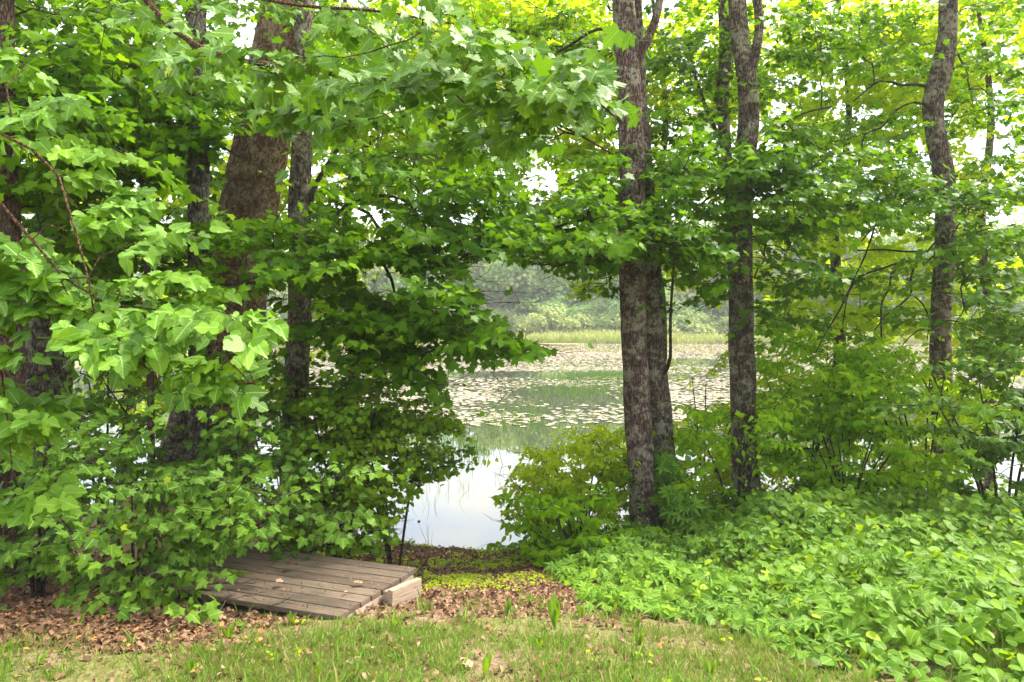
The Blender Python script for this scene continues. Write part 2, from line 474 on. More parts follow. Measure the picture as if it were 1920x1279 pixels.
# ------------------------------------------------------------------ openings the photo shows between the leaves (px polygons, only leaves nearer than dmax)
def inpoly(px, py, poly):
    poly = np.asarray(poly, float); r = np.zeros(len(px), bool); n = len(poly)
    for i in range(n):
        x0, y0 = poly[i]; x1, y1 = poly[(i + 1) % n]
        if y0 == y1: continue
        c = ((y0 > py) != (y1 > py)) & (px < (x1 - x0) * (py - y0) / (y1 - y0) + x0)
        r ^= c
    return r


def rect(a, b, c, d): return [(a, b), (c, b), (c, d), (a, d)]
def ell(cx, cy, rx, ry): return [(cx + rx * math.cos(t), cy + ry * math.sin(t)) for t in np.linspace(0, 6.283, 14, endpoint=False)]


GAPS = [
    ([(1160, 560), (1165, 800), (1090, 795), (1000, 815), (965, 880), (925, 935), (950, 1000), (900, 1032), (745, 1012), (740, 985), (785, 930), (800, 905), (900, 893),
      (885, 830), (850, 770), (835, 705), (905, 690), (1000, 702), (1028, 665), (945, 608), (905, 560), (868, 500), (900, 488), (985, 520), (1010, 505), (1060, 522), (1085, 565)], 40, .985),
    ([(1255, 560), (1365, 590), (1372, 655), (1295, 690), (1285, 770), (1268, 770), (1262, 680)], 40, .88),
    (ell(715, 525, 42, 32), 30, .9), (ell(700, 405, 42, 20), 30, .85), (ell(790, 535, 22, 14), 30, .8),
    (ell(1012, 345, 30, 40), 40, .8), (ell(960, 262, 50, 20), 40, .35), (ell(905, 95, 60, 40), 40, .2), (ell(905, 285, 36, 18), 40, .5),
    (ell(458, 72, 28, 22), 40, .9), (ell(225, 355, 45, 30), 40, .5), (ell(470, 320, 60, 70), 9.2, .5),
    (ell(1450, 40, 22, 34), 60, .75), (ell(1455, 205, 24, 20), 60, .75), (ell(1590, 165, 40, 18), 60, .5),
    (ell(1885, 85, 28, 22), 60, .6), (ell(1820, 70, 14, 50), 60, .45),
    (rect(350, 20, 392, 104), 6.75, .93), (rect(350, 275, 392, 405), 6.75, .9), (rect(422, 250, 540, 395), 9.2, .9), (rect(478, 45, 570, 96), 9.2, .8),
    (rect(540, 250, 585, 400), 7.5, .9), (rect(536, 560, 582, 745), 7.5, .72), (rect(1148, 0, 1250, 205), 8.2, .9), (rect(1158, 300, 1215, 400), 8.2, .6), (rect(1158, 490, 1245, 990), 8.2, .95),
    (rect(1205, 500, 1268, 860), 8.6, .92), (rect(1364, 420, 1420, 960), 9.1, .86), (rect(1340, 0, 1432, 270), 9.1, .72), (rect(1740, 0, 1802, 330), 9.9, .86), (rect(1742, 395, 1798, 720), 9.9, .7),
    (rect(40, 590, 108, 750), 7.8, .9), (rect(305, 770, 372, 868), 9.8, .9), (rect(415, 400, 500, 480), 9.2, .45), (rect(415, 485, 480, 600), 9.2, .8), (rect(400, 600, 450, 760), 9.2, .45), (rect(352, 400, 394, 520), 6.75, .5), (rect(540, 400, 584, 560), 7.5, .45), (rect(0, 300, 32, 470), 5.3, .8),
    (ell(270, 965, 62, 28), 6.4, .62), (rect(200, 855, 310, 905), 8, .45),
    ([(420, 1112), (500, 1050), (780, 1075), (795, 1110), (640, 1190), (420, 1150)], 5.6, .96),
    ([(-200, 1130), (400, 1165), (640, 1215), (700, 1120), (1020, 1120), (1150, 1165), (1300, 1200), (1500, 1255), (1700, 1300), (-200, 1400)], 6, .97),
    ([(735, 1020), (960, 1030), (1010, 1060), (1080, 1130), (700, 1130), (780, 1075), (725, 1055)], 8.5, .93),
]


def keep_mask(p, rng, extra=()):
    px, py, d = proj(p)
    k = np.ones(len(p), bool)
    for poly, dmax, pr in list(GAPS) + list(extra):
        m = inpoly(px, py, poly) & (d < dmax)
        k &= ~(m & (rng.random(len(p)) < pr))
    return k


def place_spray_centres(ells, rng, per_m2):
    out = []
    for e in ells:
        cx, cy, rx, ry, d0, d1 = e[:6]; c = e[6] if len(e) > 6 else 1.
        dm = (d0 + d1) / 2
        n = max(1, int(math.pi * rx * ry * (dm / F) ** 2 * per_m2 * c + .5))
        got = []
        for _ in range(n):
            t = rng.uniform(0, 6.283, 5); r = np.sqrt(rng.random(5))
            cand = np.column_stack([cx + rx * r * np.cos(t), cy + ry * r * np.sin(t)])
            if got:
                g = np.array(got)
                dd = np.min(np.linalg.norm(cand[:, None] - g[None], axis=2), axis=1)
                q = cand[np.argmax(dd)]
            else: q = cand[0]
            got.append(q)
        for q in got: out.append(P(q[0], q[1], rng.uniform(d0, d1)))
    return np.array(out)


# ------------------------------------------------------------------ a tree or shrub
def plant(name, label, cat, base, trunk, ells, spray='maple', leaf='maple_mid', lmat='maple', bark='bark_dark', leafsize=.092, per_m2=20., seed=0, limbs=(),
          bias=(0, -.35, 0), minz=None, sides=18, rough=.07, group=None, scale=1., twigmat='twig', rbase=.0034, forks=(), gaps=(), youngest=.0, tilt=.25, extra_world=None, raz=None):
    """trunk: list of (x,y,z,r) world points, base first. limbs/forks: lists of world (x,y,z,r) paths."""
    rng = np.random.default_rng(1000 + seed)
    base = np.asarray(base, float)
    root = empty(name, base, label, cat, group)
    tk = Tubes()
    nodes, parent, rad, fixed = [], [], [], []
    for gi, path in enumerate([trunk] + list(forks)):
        path = np.asarray(path, float)
        c = catmull(path, .12 if gi == 0 else .15)
        rr = c[:, 3].copy()
        if gi == 0:
            hgt = c[:, 2] - c[0, 2]
            rr = rr * (1 + .5 * np.exp(-hgt / .22) * (1 if sides > 8 else 0))
        tk.add(c[:, :3], rr, sides if gi == 0 else max(8, sides - 6), rng, rough if sides > 8 else rough * .5)
        st = max(1, int(.3 / (.12 if gi == 0 else .15)))
        for i, q in enumerate(c[::st]):
            if minz is not None and q[2] < minz: continue
            nodes.append(q[:3]); parent.append(-1); rad.append(q[3]); fixed.append(True)
    tk.build('trunk' if sides > 8 else 'stem', M[bark], root, base)
    br = Tubes()
    for path in limbs:
        c = catmull(np.asarray(path, float), .12)
        br.add(c[:, :3], c[:, 3], 7, rng, .05)
        for q in c[2::2]:
            nodes.append(q[:3]); parent.append(-1); rad.append(q[3]); fixed.append(True)
    C = place_spray_centres(ells, rng, per_m2 / scale ** 2) if len(ells) else np.zeros((0, 3))
    if extra_world is not None: C = np.vstack([C, extra_world]) if len(C) else np.asarray(extra_world, float)
    # drop sprays whose centre sits well inside an opening
    C = C[keep_mask(C, rng, gaps)]
    N = np.array(nodes); order = np.argsort(np.min(np.linalg.norm(C[:, None] - N[None], axis=2), axis=1))
    buf_n = np.zeros((len(nodes) + 40 * len(C) + 10, 3)); buf_n[:len(nodes)] = N; cnt_n = len(nodes)
    paths = []; tips = []
    for ci in order:
        c = C[ci]
        dv = c[None] - buf_n[:cnt_n]
        cost = np.linalg.norm(dv, axis=1) + .9 * np.maximum(0, -dv[:, 2] - .1)
        j = int(np.argmin(cost)); p0 = buf_n[j].copy()
        Lg = np.linalg.norm(c - p0)
        hd = norm((c - p0) * [1, 1, .3]); start = c - hd * .32 * scale
        if np.linalg.norm(start - p0) < .1: start = c
        n = min(20, max(2, int(np.linalg.norm(start - p0) / .22)))
        t = np.linspace(0, 1, n + 1)[:, None]
        ctrl = (p0 + start) / 2 + np.array([0, 0, .16 * Lg]) + rng.normal(0, .07 * Lg, 3)
        pts = (1 - t) ** 2 * p0 + 2 * t * (1 - t) * ctrl + t * t * start
        pts[1:-1] += rng.normal(0, .012, pts[1:-1].shape)
        ids = [j]
        for q in pts[1:]:
            buf_n[cnt_n] = q; parent.append(ids[-1]); rad.append(0); fixed.append(False); ids.append(cnt_n); cnt_n += 1
        paths.append(ids)
        e = pts[-1] - pts[-2]
        az = math.atan2(e[1], e[0]) + rng.normal(0, .5)
        if raz is not None: az = raz + rng.normal(0, .7)
        tips.append((ids[-1], az, start))
    load = np.zeros(cnt_n)
    for ti, _, _ in tips: load[ti] += 1
    par = np.array(parent)
    for i in range(cnt_n - 1, -1, -1):
        if par[i] >= 0: load[par[i]] += load[i]
    rr = rbase * np.power(np.maximum(load, 1), .45)
    for ids in paths:
        r = rr[ids].copy()
        if fixed[ids[0]]: r[0] = min(r[1] * 1.25, max(rad[ids[0]], .003))
        br.add(buf_n[ids], r, 5 if r[0] > .01 else 4)
    B = Buf(); TW = Buf()
    temps = SP[spray]; prs = PR[leaf]
    which = rng.integers(0, len(temps), len(tips))
    Z = np.array([0, 0, 1.]); bias = np.asarray(bias, float)
    for k, tp in enumerate(temps):
        idx = [i for i in range(len(tips)) if which[i] == k]
        if not idx: continue
        az = np.array([tips[i][1] for i in idx]); S = np.array([tips[i][2] for i in idx])
        sc_ = scale * rng.uniform(.8, 1.2, len(idx)); tl = rng.normal(-.05, tilt, len(idx)); rl = rng.normal(0, tilt, len(idx))
        fx = np.column_stack([np.cos(az) * np.cos(tl), np.sin(az) * np.cos(tl), np.sin(tl)])
        ly = np.column_stack([-np.sin(az), np.cos(az), np.zeros(len(az))]); uz = np.cross(fx, ly)
        ly, uz = ly * np.cos(rl)[:, None] + uz * np.sin(rl)[:, None], uz * np.cos(rl)[:, None] - ly * np.sin(rl)[:, None]
        R = np.stack([fx, ly, uz], 1)
        lp = S[:, None] + np.einsum('mi,kij->kmj', tp['p'], R) * sc_[:, None, None]
        ld = np.einsum('mi,kij->kmj', tp['d'], R); ln = np.einsum('mi,kij->kmj', tp['n'], R)
        m = lp.shape[1]
        rn = np.clip(.55 * rng.random((len(idx), m)) + .45 * np.repeat(rng.random((len(idx), 1)), m, 1), 0, .92)
        if youngest > 0:
            rn[:, -1] = np.where(rng.random(len(idx)) < youngest, 1., rn[:, -1]); rn[:, -2] = np.where(rng.random(len(idx)) < youngest * .6, 1., rn[:, -2])
        lp, ld, ln, rn = lp.reshape(-1, 3), ld.reshape(-1, 3), ln.reshape(-1, 3), rn.ravel()
        ln = norm(ln + bias + rng.normal(0, .25, ln.shape)); ld = norm(ld + rng.normal(0, .22, ld.shape))
        kp = keep_mask(lp + ld * leafsize * .5, rng, gaps)
        lp, ld, ln, rn = lp[kp], ld[kp], ln[kp], rn[kp]
        B.add_kinds(prs, lp, ld, ln, leafsize * rng.uniform(.65, 1.2, len(lp)) * (1 - .35 * (rn >= 1)), rn, rng, rng.uniform(-.2, 1.6, len(lp)))
        ks = keep_mask(S + fx * .3 * scale, rng, gaps)
        TW.add(tp['twig'], S[ks], fx[ks], uz[ks], sc_[ks], np.zeros(ks.sum()))
    Vs, Ts, off = [], [], 0
    if br.V:
        qv, qq = np.vstack(br.V), np.vstack(br.Q); Vs.append(qv); Ts += [qq[:, [0, 1, 2]], qq[:, [0, 2, 3]]]; off = len(qv)
    if TW.V:
        Vs.append(np.vstack(TW.V)); Ts.append(np.vstack(TW.T) + off)
    if Vs: mesh_obj('branches', np.vstack(Vs) - base, np.vstack(Ts), M[twigmat], root)
    B.build('foliage', M[lmat], root, base)
    return root


def wp(pts, d, dz=None):
    """px polyline (x, y, width[, depth]) -> world points with radius"""
    out = []
    for q in pts:
        dd = q[3] if len(q) > 3 else d
        p = P(q[0], q[1], dd); out.append((*p, q[2] / 2 / F * dd))
    return out


def trunk_px(pts, d, top=None):
    """pts bottom first; extended down to the ground and up to a tapering top"""
    w = wp(pts, d)
    x, y, z, r = w[0]
    g = float(ground_z(x, y))
    if z > g + .05: w.insert(0, (x + (x - w[1][0]) * .2, y, g - .05, r * 1.08))
    else: w[0] = (x, y, g - .05, r)
    if top:
        x, y, z, r = w[-1]; dx = (w[-1][0] - w[-2][0]) / max(.1, w[-1][2] - w[-2][2])
        for k in (1, 2, 3):
            w.append((x + dx * top * k / 3, y, z + top * k / 3, r * (1 - .3 * k)))
    return w, np.array([w[0][0], w[0][1], g])


HAZE = .0009
# ================================================================== SETTING
def ground_mat():
    m, nt, out = new_mat('lawn_and_leaf_litter_soil'); L = nt.links.new
    g = nd(nt, 'NewGeometry'); sp = nd(nt, 'SeparateXYZ'); L(g.outputs['Position'], sp.inputs[0])
    n1 = nd(nt, 'TexNoise', ins={'Scale': 1.6, 'Detail': 6., 'Roughness': .6}); L(g.outputs['Position'], n1.inputs['Vector'])
    n2 = nd(nt, 'TexNoise', ins={'Scale': 22., 'Detail': 6., 'Roughness': .7}); L(g.outputs['Position'], n2.inputs['Vector'])
    n3 = nd(nt, 'TexVoronoi', ins={'Scale': 26., 'Randomness': 1.}); L(g.outputs['Position'], n3.inputs['Vector'])
    soil = ramp(nt, n2.outputs[0], [(.25, (.10, .064, .042)), (.5, (.22, .145, .10)), (.75, (.38, .27, .20))])
    soil = mixc(nt, soil, mixc(nt, (.14, .085, .055), (.33, .215, .155), n3.outputs['Color']), .45)
    moss = ramp(nt, n2.outputs[0], [(.3, (.075, .085, .022)), (.55, (.15, .155, .045)), (.75, (.22, .215, .075))])
    lawn = nd(nt, 'MapRange', ins={1: 5.6, 2: 3.6, 3: -.16, 4: .17}); L(sp.outputs[1], lawn.inputs[0])
    f = math_(nt, 'ADD', lawn.outputs[0], n1.outputs[0])
    f2 = nd(nt, 'MapRange', ins={1: .47, 2: .62, 3: 0., 4: .85}); L(f, f2.inputs[0])
    c = mixc(nt, soil, moss, f2.outputs[0])
    # far bank: straw and green
    n5 = nd(nt, 'TexNoise', ins={'Scale': .35, 'Detail': 6.}); L(g.outputs['Position'], n5.inputs['Vector'])
    far = ramp(nt, n5.outputs[0], [(.3, (.16, .19, .05)), (.6, (.27, .26, .10))])
    ff = nd(nt, 'MapRange', ins={1: 60., 2: 80., 3: 0., 4: 1.}); L(sp.outputs[1], ff.inputs[0])
    c = mixc(nt, c, far, ff.outputs[0])
    b = nd(nt, 'BsdfPrincipled', ins={'Roughness': .95, 'Specular IOR Level': .1}); L(c, b.inputs['Base Color'])
    h = math_(nt, 'ADD', n2.outputs[0], n3.outputs['Distance'])
    bp = nd(nt, 'Bump', ins={'Strength': .8, 'Distance': .03}); L(h, bp.inputs['Height']); L(bp.outputs[0], b.inputs['Normal'])
    L(b.outputs[0], out.inputs[0]); return m


def water_mat():
    m, nt, out = new_mat('still_pond_water'); L = nt.links.new
    g = nd(nt, 'NewGeometry')
    mp = nd(nt, 'Mapping'); mp.inputs['Scale'].default_value = (1, .35, 1); L(g.outputs['Position'], mp.inputs[0])
    n = nd(nt, 'TexNoise', ins={'Scale': 2.2, 'Detail': 4.}); L(mp.outputs[0], n.inputs['Vector'])
    bp = nd(nt, 'Bump', ins={'Strength': .05, 'Distance': .02}); L(n.outputs[0], bp.inputs['Height'])
    b = nd(nt, 'BsdfPrincipled', ins={'Base Color': (.035, .040, .022, 1), 'Roughness': .02, 'IOR': 2.05, 'Specular IOR Level': .7})
    L(bp.outputs[0], b.inputs['Normal']); L(b.outputs[0], out.inputs[0]); return m


xs = np.unique(np.r_[np.linspace(-7, 7, 140), np.linspace(-30, 30, 60), np.linspace(-260, 260, 60)])
ys = np.unique(np.r_[np.linspace(1.5, 14, 150), np.linspace(-40, 1.5, 20), np.linspace(14, 80, 30), np.linspace(80, 130, 50), np.linspace(130, 420, 30)])
X, Y = np.meshgrid(xs, ys)
Zg = ground_z(X, Y)
V = np.column_stack([X.ravel(), Y.ravel(), Zg.ravel()]); nx = len(xs)
i = np.arange(len(ys) - 1)[:, None] * nx; j = np.arange(nx - 1)[None]
Q = np.stack([i + j, i + j + 1, i + nx + j + 1, i + nx + j], -1).reshape(-1, 4)
tag(mesh_obj('ground', V, None, ground_mat(), quads=Q), kind='structure')
Wv = np.array([(-255, 8.5, WATER_Z), (255, 8.5, WATER_Z), (255, 92, WATER_Z), (-255, 92, WATER_Z)])
tag(mesh_obj('water', Wv, None, water_mat(), quads=np.array([[0, 1, 2, 3]]), smooth=False), kind='structure')

# ------------------------------------------------------------------ lily pads, reeds, marsh (uncountable)
r = np.random.default_rng(5)
def fan(n, d0, d1, px0, px1, p=1.):
    d = np.sqrt(r.uniform(d0 ** 2, d1 ** 2, n)); px = r.uniform(px0, px1, n)
    return np.column_stack([(px - CX) / F * d, d, np.full(n, WATER_Z)])
pads = Buf()
for n, d0, d1, thr in ((12000, 17, 30, -.25), (18000, 27, 45, -.5), (30000, 42, 64, -.9), (34000, 60, 88, -3)):
    p = fan(n, d0, d1, 560, 1960)
    nz = noise2(p[:, 0], p[:, 1], .16) + .7 * noise2(p[:, 0] * .5 + 7, p[:, 1], .5) + r.normal(0, .35, n)
    band = np.exp(-((p[:, 1] - 39.5) / 2.6) ** 2) * sstep(9, 3, np.abs(p[:, 0] + 1.5)) * 2.2     # open strip that mirrors the far trees
    gr = np.exp(-((p[:, 1] - 31) / 3.2) ** 2) * sstep(4, 1, np.abs(p[:, 0] - 3)) * 1.3
    near = np.where(p[:, 1] < 22, (22 - p[:, 1]) * .3, 0)
    p = p[(nz - band - gr - near) > thr]
    n = len(p); p[:, 2] += .012 + r.uniform(0, .012, n)
    a = r.uniform(0, 6.283, n)
    pads.add(PR['pad'][0], p, np.column_stack([np.cos(a), np.sin(a), np.zeros(n)]), norm(np.column_stack([r.normal(0, .07, (n, 2)), np.ones(n)])),
             r.uniform(.10, .24, n), np.where(p[:, 1] > 50, .6 + .4 * r.random(n), r.random(n) ** .9))  # distant pads take the paler painted-sheen tones
tag(pads.build('lily_pads', M['pad'], smooth=False), 'floating lily pads, pinkish from painted sky sheen, covering the pond', 'lily pads', kind='stuff')


def blades(pos, h, w, rnd, lean=.25, rr=r):
    n = len(pos)
    d = norm(np.column_stack([rr.normal(0, lean, (n, 2)), np.ones(n)])); nr = np.column_stack([rr.normal(0, .7, n), -np.ones(n), np.full(n, .2)])
    v, t, u = PR['blade'][0]; v = v.copy(); v[:, 0] *= w
    b = Buf(); b.add((v, t, u), pos, d, nr, h, rnd, rr.uniform(-2, 3, n)); return b


n = 1100
p = np.column_stack([r.normal(3.0, 1.7, n), r.normal(31.2, 1.9, n), np.full(n, WATER_Z - .02)])
p2 = np.column_stack([r.normal(.3, .8, 450), r.normal(22, 2.2, 450), np.full(450, WATER_Z - .02)])
p3 = np.column_stack([r.normal(5.2, 1.6, 1600), r.normal(38, 1.2, 1600), np.full(1600, WATER_Z - .02)])
p4 = np.column_stack([r.normal(-1.4, .55, 260), r.normal(17.2, .8, 260), np.full(260, WATER_Z - .02)])
p = np.vstack([p, p2, p3, p4])
tag(blades(p, r.uniform(.12, .42, len(p)), .5, r.random(len(p)), .2).build('water_grass', M['reed']), 'green water grass standing among the lily pads', 'water grass', kind='stuff')
n = 900
p = fan(n, 9.9, 19.5, 730, 1000); p = p[noise2(p[:, 0], p[:, 1], 2.6) + .5 * noise2(p[:, 0] + 4, p[:, 1], .8) > .15]; n = len(p); p[:, 2] -= .03
tag(blades(p, r.uniform(.06, .36, n), .3, r.random(n) * .4, .35).build('pond_reeds', M['reed']), 'thin dark reeds standing in the shallow open water', 'reeds', kind='stuff')

n = 42000
px = r.uniform(520, 1960, n); d = 85 + 17 * r.random(n) ** 1.3
p = np.column_stack([(px - CX) / F * d, d, np.zeros(n)]); p[:, 2] = ground_z(p[:, 0], p[:, 1]) - .03
b = blades(p, r.uniform(.5, 1.35, n), 1.9, np.clip(r.random(n) * .7 + .3 * sstep(98, 86, d) + .15 * noise2(p[:, 0], p[:, 1], .2), 0, 1), .25)
tag(b.build('marsh_grass', M['marsh']), 'pale marsh grass along the far bank of the pond', 'marsh grass', kind='stuff')

# ------------------------------------------------------------------ far woods: four modelled trees, copied along the bank
def far_tree_mesh(seed, H, Wd, low, n, leaf=.55):
    q = np.random.default_rng(seed)
    nb = 16
    cb = np.column_stack([q.normal(0, Wd * .32, nb), q.normal(0, Wd * .32, nb), q.uniform(low, H * .86, nb)])
    rb = Wd * (.20 + .20 * q.random(nb)) * (1.15 - .55 * (cb[:, 2] - low) / (H - low))
    cb = np.vstack([cb, [0, 0, H * .82]]); rb = np.r_[rb, Wd * .24]
    w = rb ** 2; k = q.choice(nb + 1, n, p=w / w.sum())
    v = norm(q.normal(size=(n, 3))); v[:, 2] = np.where(v[:, 2] < -.4, -v[:, 2], v[:, 2])
    pos = cb[k] + v * rb[k][:, None] * (.72 + .36 * q.random(n))[:, None] * [1, 1, .8]
    B = Buf(); dr = norm(v * [1, 1, -.2] + q.normal(0, .6, (n, 3))); nr = norm(v + [0, 0, .7] + q.normal(0, .5, (n, 3)))
    B.add_kinds(PR['tuft'], pos, dr, nr, leaf * q.uniform(.6, 1.3, n), np.clip(.5 * q.random(n) + .5 * q.random(nb + 1)[k], 0, 1), q)
    return B


def tree_copy(src, loc, rz, s, label, group):
    c = src.copy(); COL.objects.link(c); c.location = [float(v) for v in loc]; c.rotation_euler = (0, 0, rz); c.scale = s
    c['label'] = label; c['group'] = group
    for ch in src.children:
        k = ch.copy(); COL.objects.link(k); k.parent = c
    return c


FARLAB = 'hazy broadleaf tree in the wall of woods across the pond'
protos = []
for s, (H, Wd, low, mat) in enumerate(((15, 10, 2.2, 'far'), (18, 11, 4.5, 'far'), (13, 9.5, 1.2, 'far'), (16, 9, 3, 'far_pale'))):
    e = empty('far_tree', (0, 0, 0), FARLAB, 'tree', 'trees across the pond')
    t = Tubes(); q = np.random.default_rng(s)
    t.add(catmull([(0, 0, -.4), (.2, .1, H * .3), (-.1, .2, H * .6), (.1, 0, H * .85)], 1.), np.linspace(.32, .06, len(catmull([(0, 0, -.4), (.2, .1, H * .3), (-.1, .2, H * .6), (.1, 0, H * .85)], 1.))), 7)
    for k in range(7):
        a = q.uniform(0, 6.28); z0 = H * q.uniform(.2, .6)
        pts = catmull([(0, 0, z0), (math.cos(a) * Wd * .2, math.sin(a) * Wd * .2, z0 + 1.4), (math.cos(a) * Wd * .36, math.sin(a) * Wd * .36, z0 + 3)], .8)
        t.add(pts, np.linspace(.12, .03, len(pts)), 5)
    t.build('trunk', M['bark_grey'], e)
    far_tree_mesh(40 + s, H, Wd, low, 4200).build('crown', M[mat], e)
    protos.append(e)
used = set()
def put_far(k, loc, rz, s, label=FARLAB, group='trees across the pond'):
    e = protos[k]
    if k not in used:
        used.add(k); e.location = [float(v) for v in loc]; e.rotation_euler = (0, 0, rz); e.scale = s; e['label'] = label; e['group'] = group
    else: tree_copy(e, loc, rz, s, label, group)
q = np.random.default_rng(77)
for row, (d0, step, sc0) in enumerate(((104, 62, .95), (116, 75, 1.2))):
    for px in np.arange(560 + row * 30, 1960, step):
        px = px + q.uniform(-18, 18); d = d0 + q.uniform(-3, 4); x = (px - CX) / F * d
        k = int(q.integers(0, 4)); s = sc0 * q.uniform(.82, 1.15)
        put_far(k, (x, d, float(ground_z(x, d))), q.uniform(0, 6.28), (s, s, s * q.uniform(.9, 1.12)))
for px in (30, 180, 300, 420, 500):
    d = 110; x = (px - CX) / F * d
    put_far(int(q.integers(0, 3)), (x, d, float(ground_z(x, d))), q.uniform(0, 6.28), (1.1,) * 3)
# bank shrubs
e = empty('far_shrub', (0, 0, 0), 'low pale shrub at the foot of the far woods', 'shrub', 'shrubs on the far bank')
t = Tubes()
for k in range(5):
    a = k * 1.3; t.add(catmull([(0, 0, -.2), (math.cos(a) * .5, math.sin(a) * .5, 1.), (math.cos(a) * 1.1, math.sin(a) * 1.1, 2.)], .5), .04, 5)
t.build('stem', M['bark_grey'], e)
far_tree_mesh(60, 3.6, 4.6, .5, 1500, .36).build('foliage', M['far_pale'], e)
e2 = empty('far_shrub', (0, 0, 0), 'rounded green shrub in front of the far woods', 'shrub', 'green shrubs on the far bank')
for ch in e.children:
    k = ch.copy(); COL.objects.link(k); k.parent = e2
far_tree_mesh(61, 5.4, 6.2, .4, 2000, .40)
for ch in list(e2.children):
    if ch.name.startswith('foliage'): bpy.data.objects.remove(ch)
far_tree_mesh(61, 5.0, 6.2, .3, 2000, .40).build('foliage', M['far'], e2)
first = {0: True, 1: True}
for row, (d0, step) in enumerate(((97, 52), (100, 64))):
    for px in np.arange(570, 1950, step):
        px = px + q.uniform(-16, 16); d = d0 + q.uniform(-2, 3); x = (px - CX) / F * d; s = q.uniform(.7, 1.15)
        src, lab, gr = ((e, 'low pale shrub at the foot of the far woods', 'shrubs on the far bank'), (e2, 'rounded green shrub in front of the far woods', 'green shrubs on the far bank'))[row]
        loc = (x, d, float(ground_z(x, d)))
        if first[row]:
            first[row] = False; src.location = loc; src.rotation_euler = (0, 0, 1.); src.scale = (s, s, s)
        else: tree_copy(src, loc, q.uniform(0, 6.28), (s, s, s * q.uniform(.8, 1.1)), lab, gr)

# ================================================================== TREES
# --- left side
w, b = trunk_px([(18, 1010, 62), (14, 700, 54), (10, 400, 46), (6, 150, 40), (0, -250, 34)], 5.6, 3)
plant('edge_tree', 'tree with reddish shaggy bark at the left edge, partly hidden by mulberry leaves', 'tree', b, w,
      [(60, 120, 190, 170, 5.0, 6.6, 1.1), (170, 250, 170, 120, 5.2, 7, 1.), (40, -160, 260, 120, 5, 7, .1), (90, 480, 120, 160, 5.8, 7., .8)], seed=1, bark='bark_red', minz=1.6, leafsize=.092)
w, b = trunk_px([(66, 800, 74), (76, 620, 64), (100, 420, 52), (125, 240, 44), (168, 60, 36), (190, -200, 30)], 8.0, 3)
w2 = wp([(112, 760, 34), (128, 620, 30), (150, 480, 26), (175, 330, 20), (190, 180, 12)], 8.1)
plant('dark_tree', 'dark furrowed trunk standing behind the bright mulberry leaves at far left', 'tree', b, w,
      [(190, 180, 210, 180, 7, 9, 1.0), (120, 420, 180, 120, 7.4, 9, .9), (250, -120, 250, 100, 7, 9, .1)], seed=2, bark='bark_dark', minz=1.8, forks=[w2], leafsize=.092)
w, b = trunk_px([(379, 1020, 50), (376, 700, 43), (372, 400, 39), (371, 280, 38), (368, 60, 36), (372, -200, 33)], 6.8, 3)
l1 = wp([(356, 298, 8), (328, 300, 8), (300, 315, 7), (278, 340, 6), (262, 372, 4), (245, 420, 3)], 6.75)
l2 = wp([(386, 252, 5), (405, 268, 5), (432, 285, 4), (460, 300, 3)], 6.7)
l3 = wp([(352, 70, 8), (325, 62, 7), (290, 50, 5), (200, 40, 4)], 6.7)
plant('lichen_tree', 'slim straight dark trunk with pale lichen, left of the thick leaning trunk', 'tree', b, w,
      [(330, 190, 190, 110, 5.8, 7.4, 1.), (240, 290, 130, 90, 6, 7.4, .8), (420, 480, 190, 75, 5.8, 6.9, 1.35), (300, 470, 150, 70, 6, 7, 1.1), (430, 40, 160, 70, 6, 7.5, .6), (380, -140, 200, 90, 6, 7.5, .1),
       (500, 470, 130, 60, 6.2, 7., 1.1)], seed=3, bark='bark_dark', limbs=[l1, l2, l3], minz=1.7, leafsize=.09)
w, b = trunk_px([(412, 920, 120), (420, 760, 112), (440, 600, 108), (455, 450, 104), (478, 330, 102), (500, 220, 98), (532, 40, 90), (575, -280, 78)], 9.4, 4)
plant('leaning_tree', 'thick tan-barked trunk leaning to the right, the stoutest on the left', 'tree', b, w,
      [(560, -160, 330, 110, 8.5, 11, .1), (620, 60, 150, 70, 8.6, 11, .8)], seed=4, bark='bark_tan', minz=3.6, sides=24, rough=.04)
w, b = trunk_px([(318, 890, 54), (340, 800, 50), (368, 720, 44), (398, 620, 38), (420, 500, 30), (432, 380, 22)], 10.0, 2)
plant('slanting_tree', 'dark slanting trunk base seen low between saplings at left', 'tree', b, w, [(380, 420, 140, 120, 9.6, 11.2, .6)], seed=5, bark='bark_dark', minz=2.5, lmat='maple_backlit', spray='gold')
w, b = trunk_px([(550, 1000, 54), (556, 740, 47), (562, 560, 42), (560, 390, 40), (566, 260, 36), (570, 100, 33), (575, -220, 30)], 7.6, 3)
la = wp([(566, 520, 9), (600, 458, 8, 7.5), (622, 416, 8, 7.4), (640, 394, 8, 7.4), (660, 377, 7.5, 7.3), (692, 368, 7, 7.2), (718, 367, 6, 7.1), (760, 376, 5, 6.9), (795, 420, 4.5, 6.8), (820, 490, 4, 6.7), (850, 560, 3.5, 6.6), (900, 625, 3, 6.5), (970, 668, 2, 6.4)], 7.6)
lb = wp([(642, 391, 7, 7.4), (665, 387, 7, 7.3), (692, 401, 6, 7.2), (708, 425, 6, 7.2), (732, 447, 5.5, 7.1), (750, 478, 5, 7.), (790, 540, 4, 6.8), (830, 600, 3, 6.7), (870, 660, 2.5, 6.6)], 7.4)
lc = wp([(565, 450, 9), (640, 470, 6.5, 7.4), (690, 482, 6, 7.3), (722, 500, 6, 7.2), (735, 526, 6, 7.2), (740, 550, 5, 7.1), (755, 580, 4, 7.), (765, 640, 3, 7.)], 7.6)
ld_ = wp([(578, 420, 10), (586, 360, 10), (606, 322, 9), (640, 270, 8), (690, 200, 6), (740, 140, 4)], 7.6)
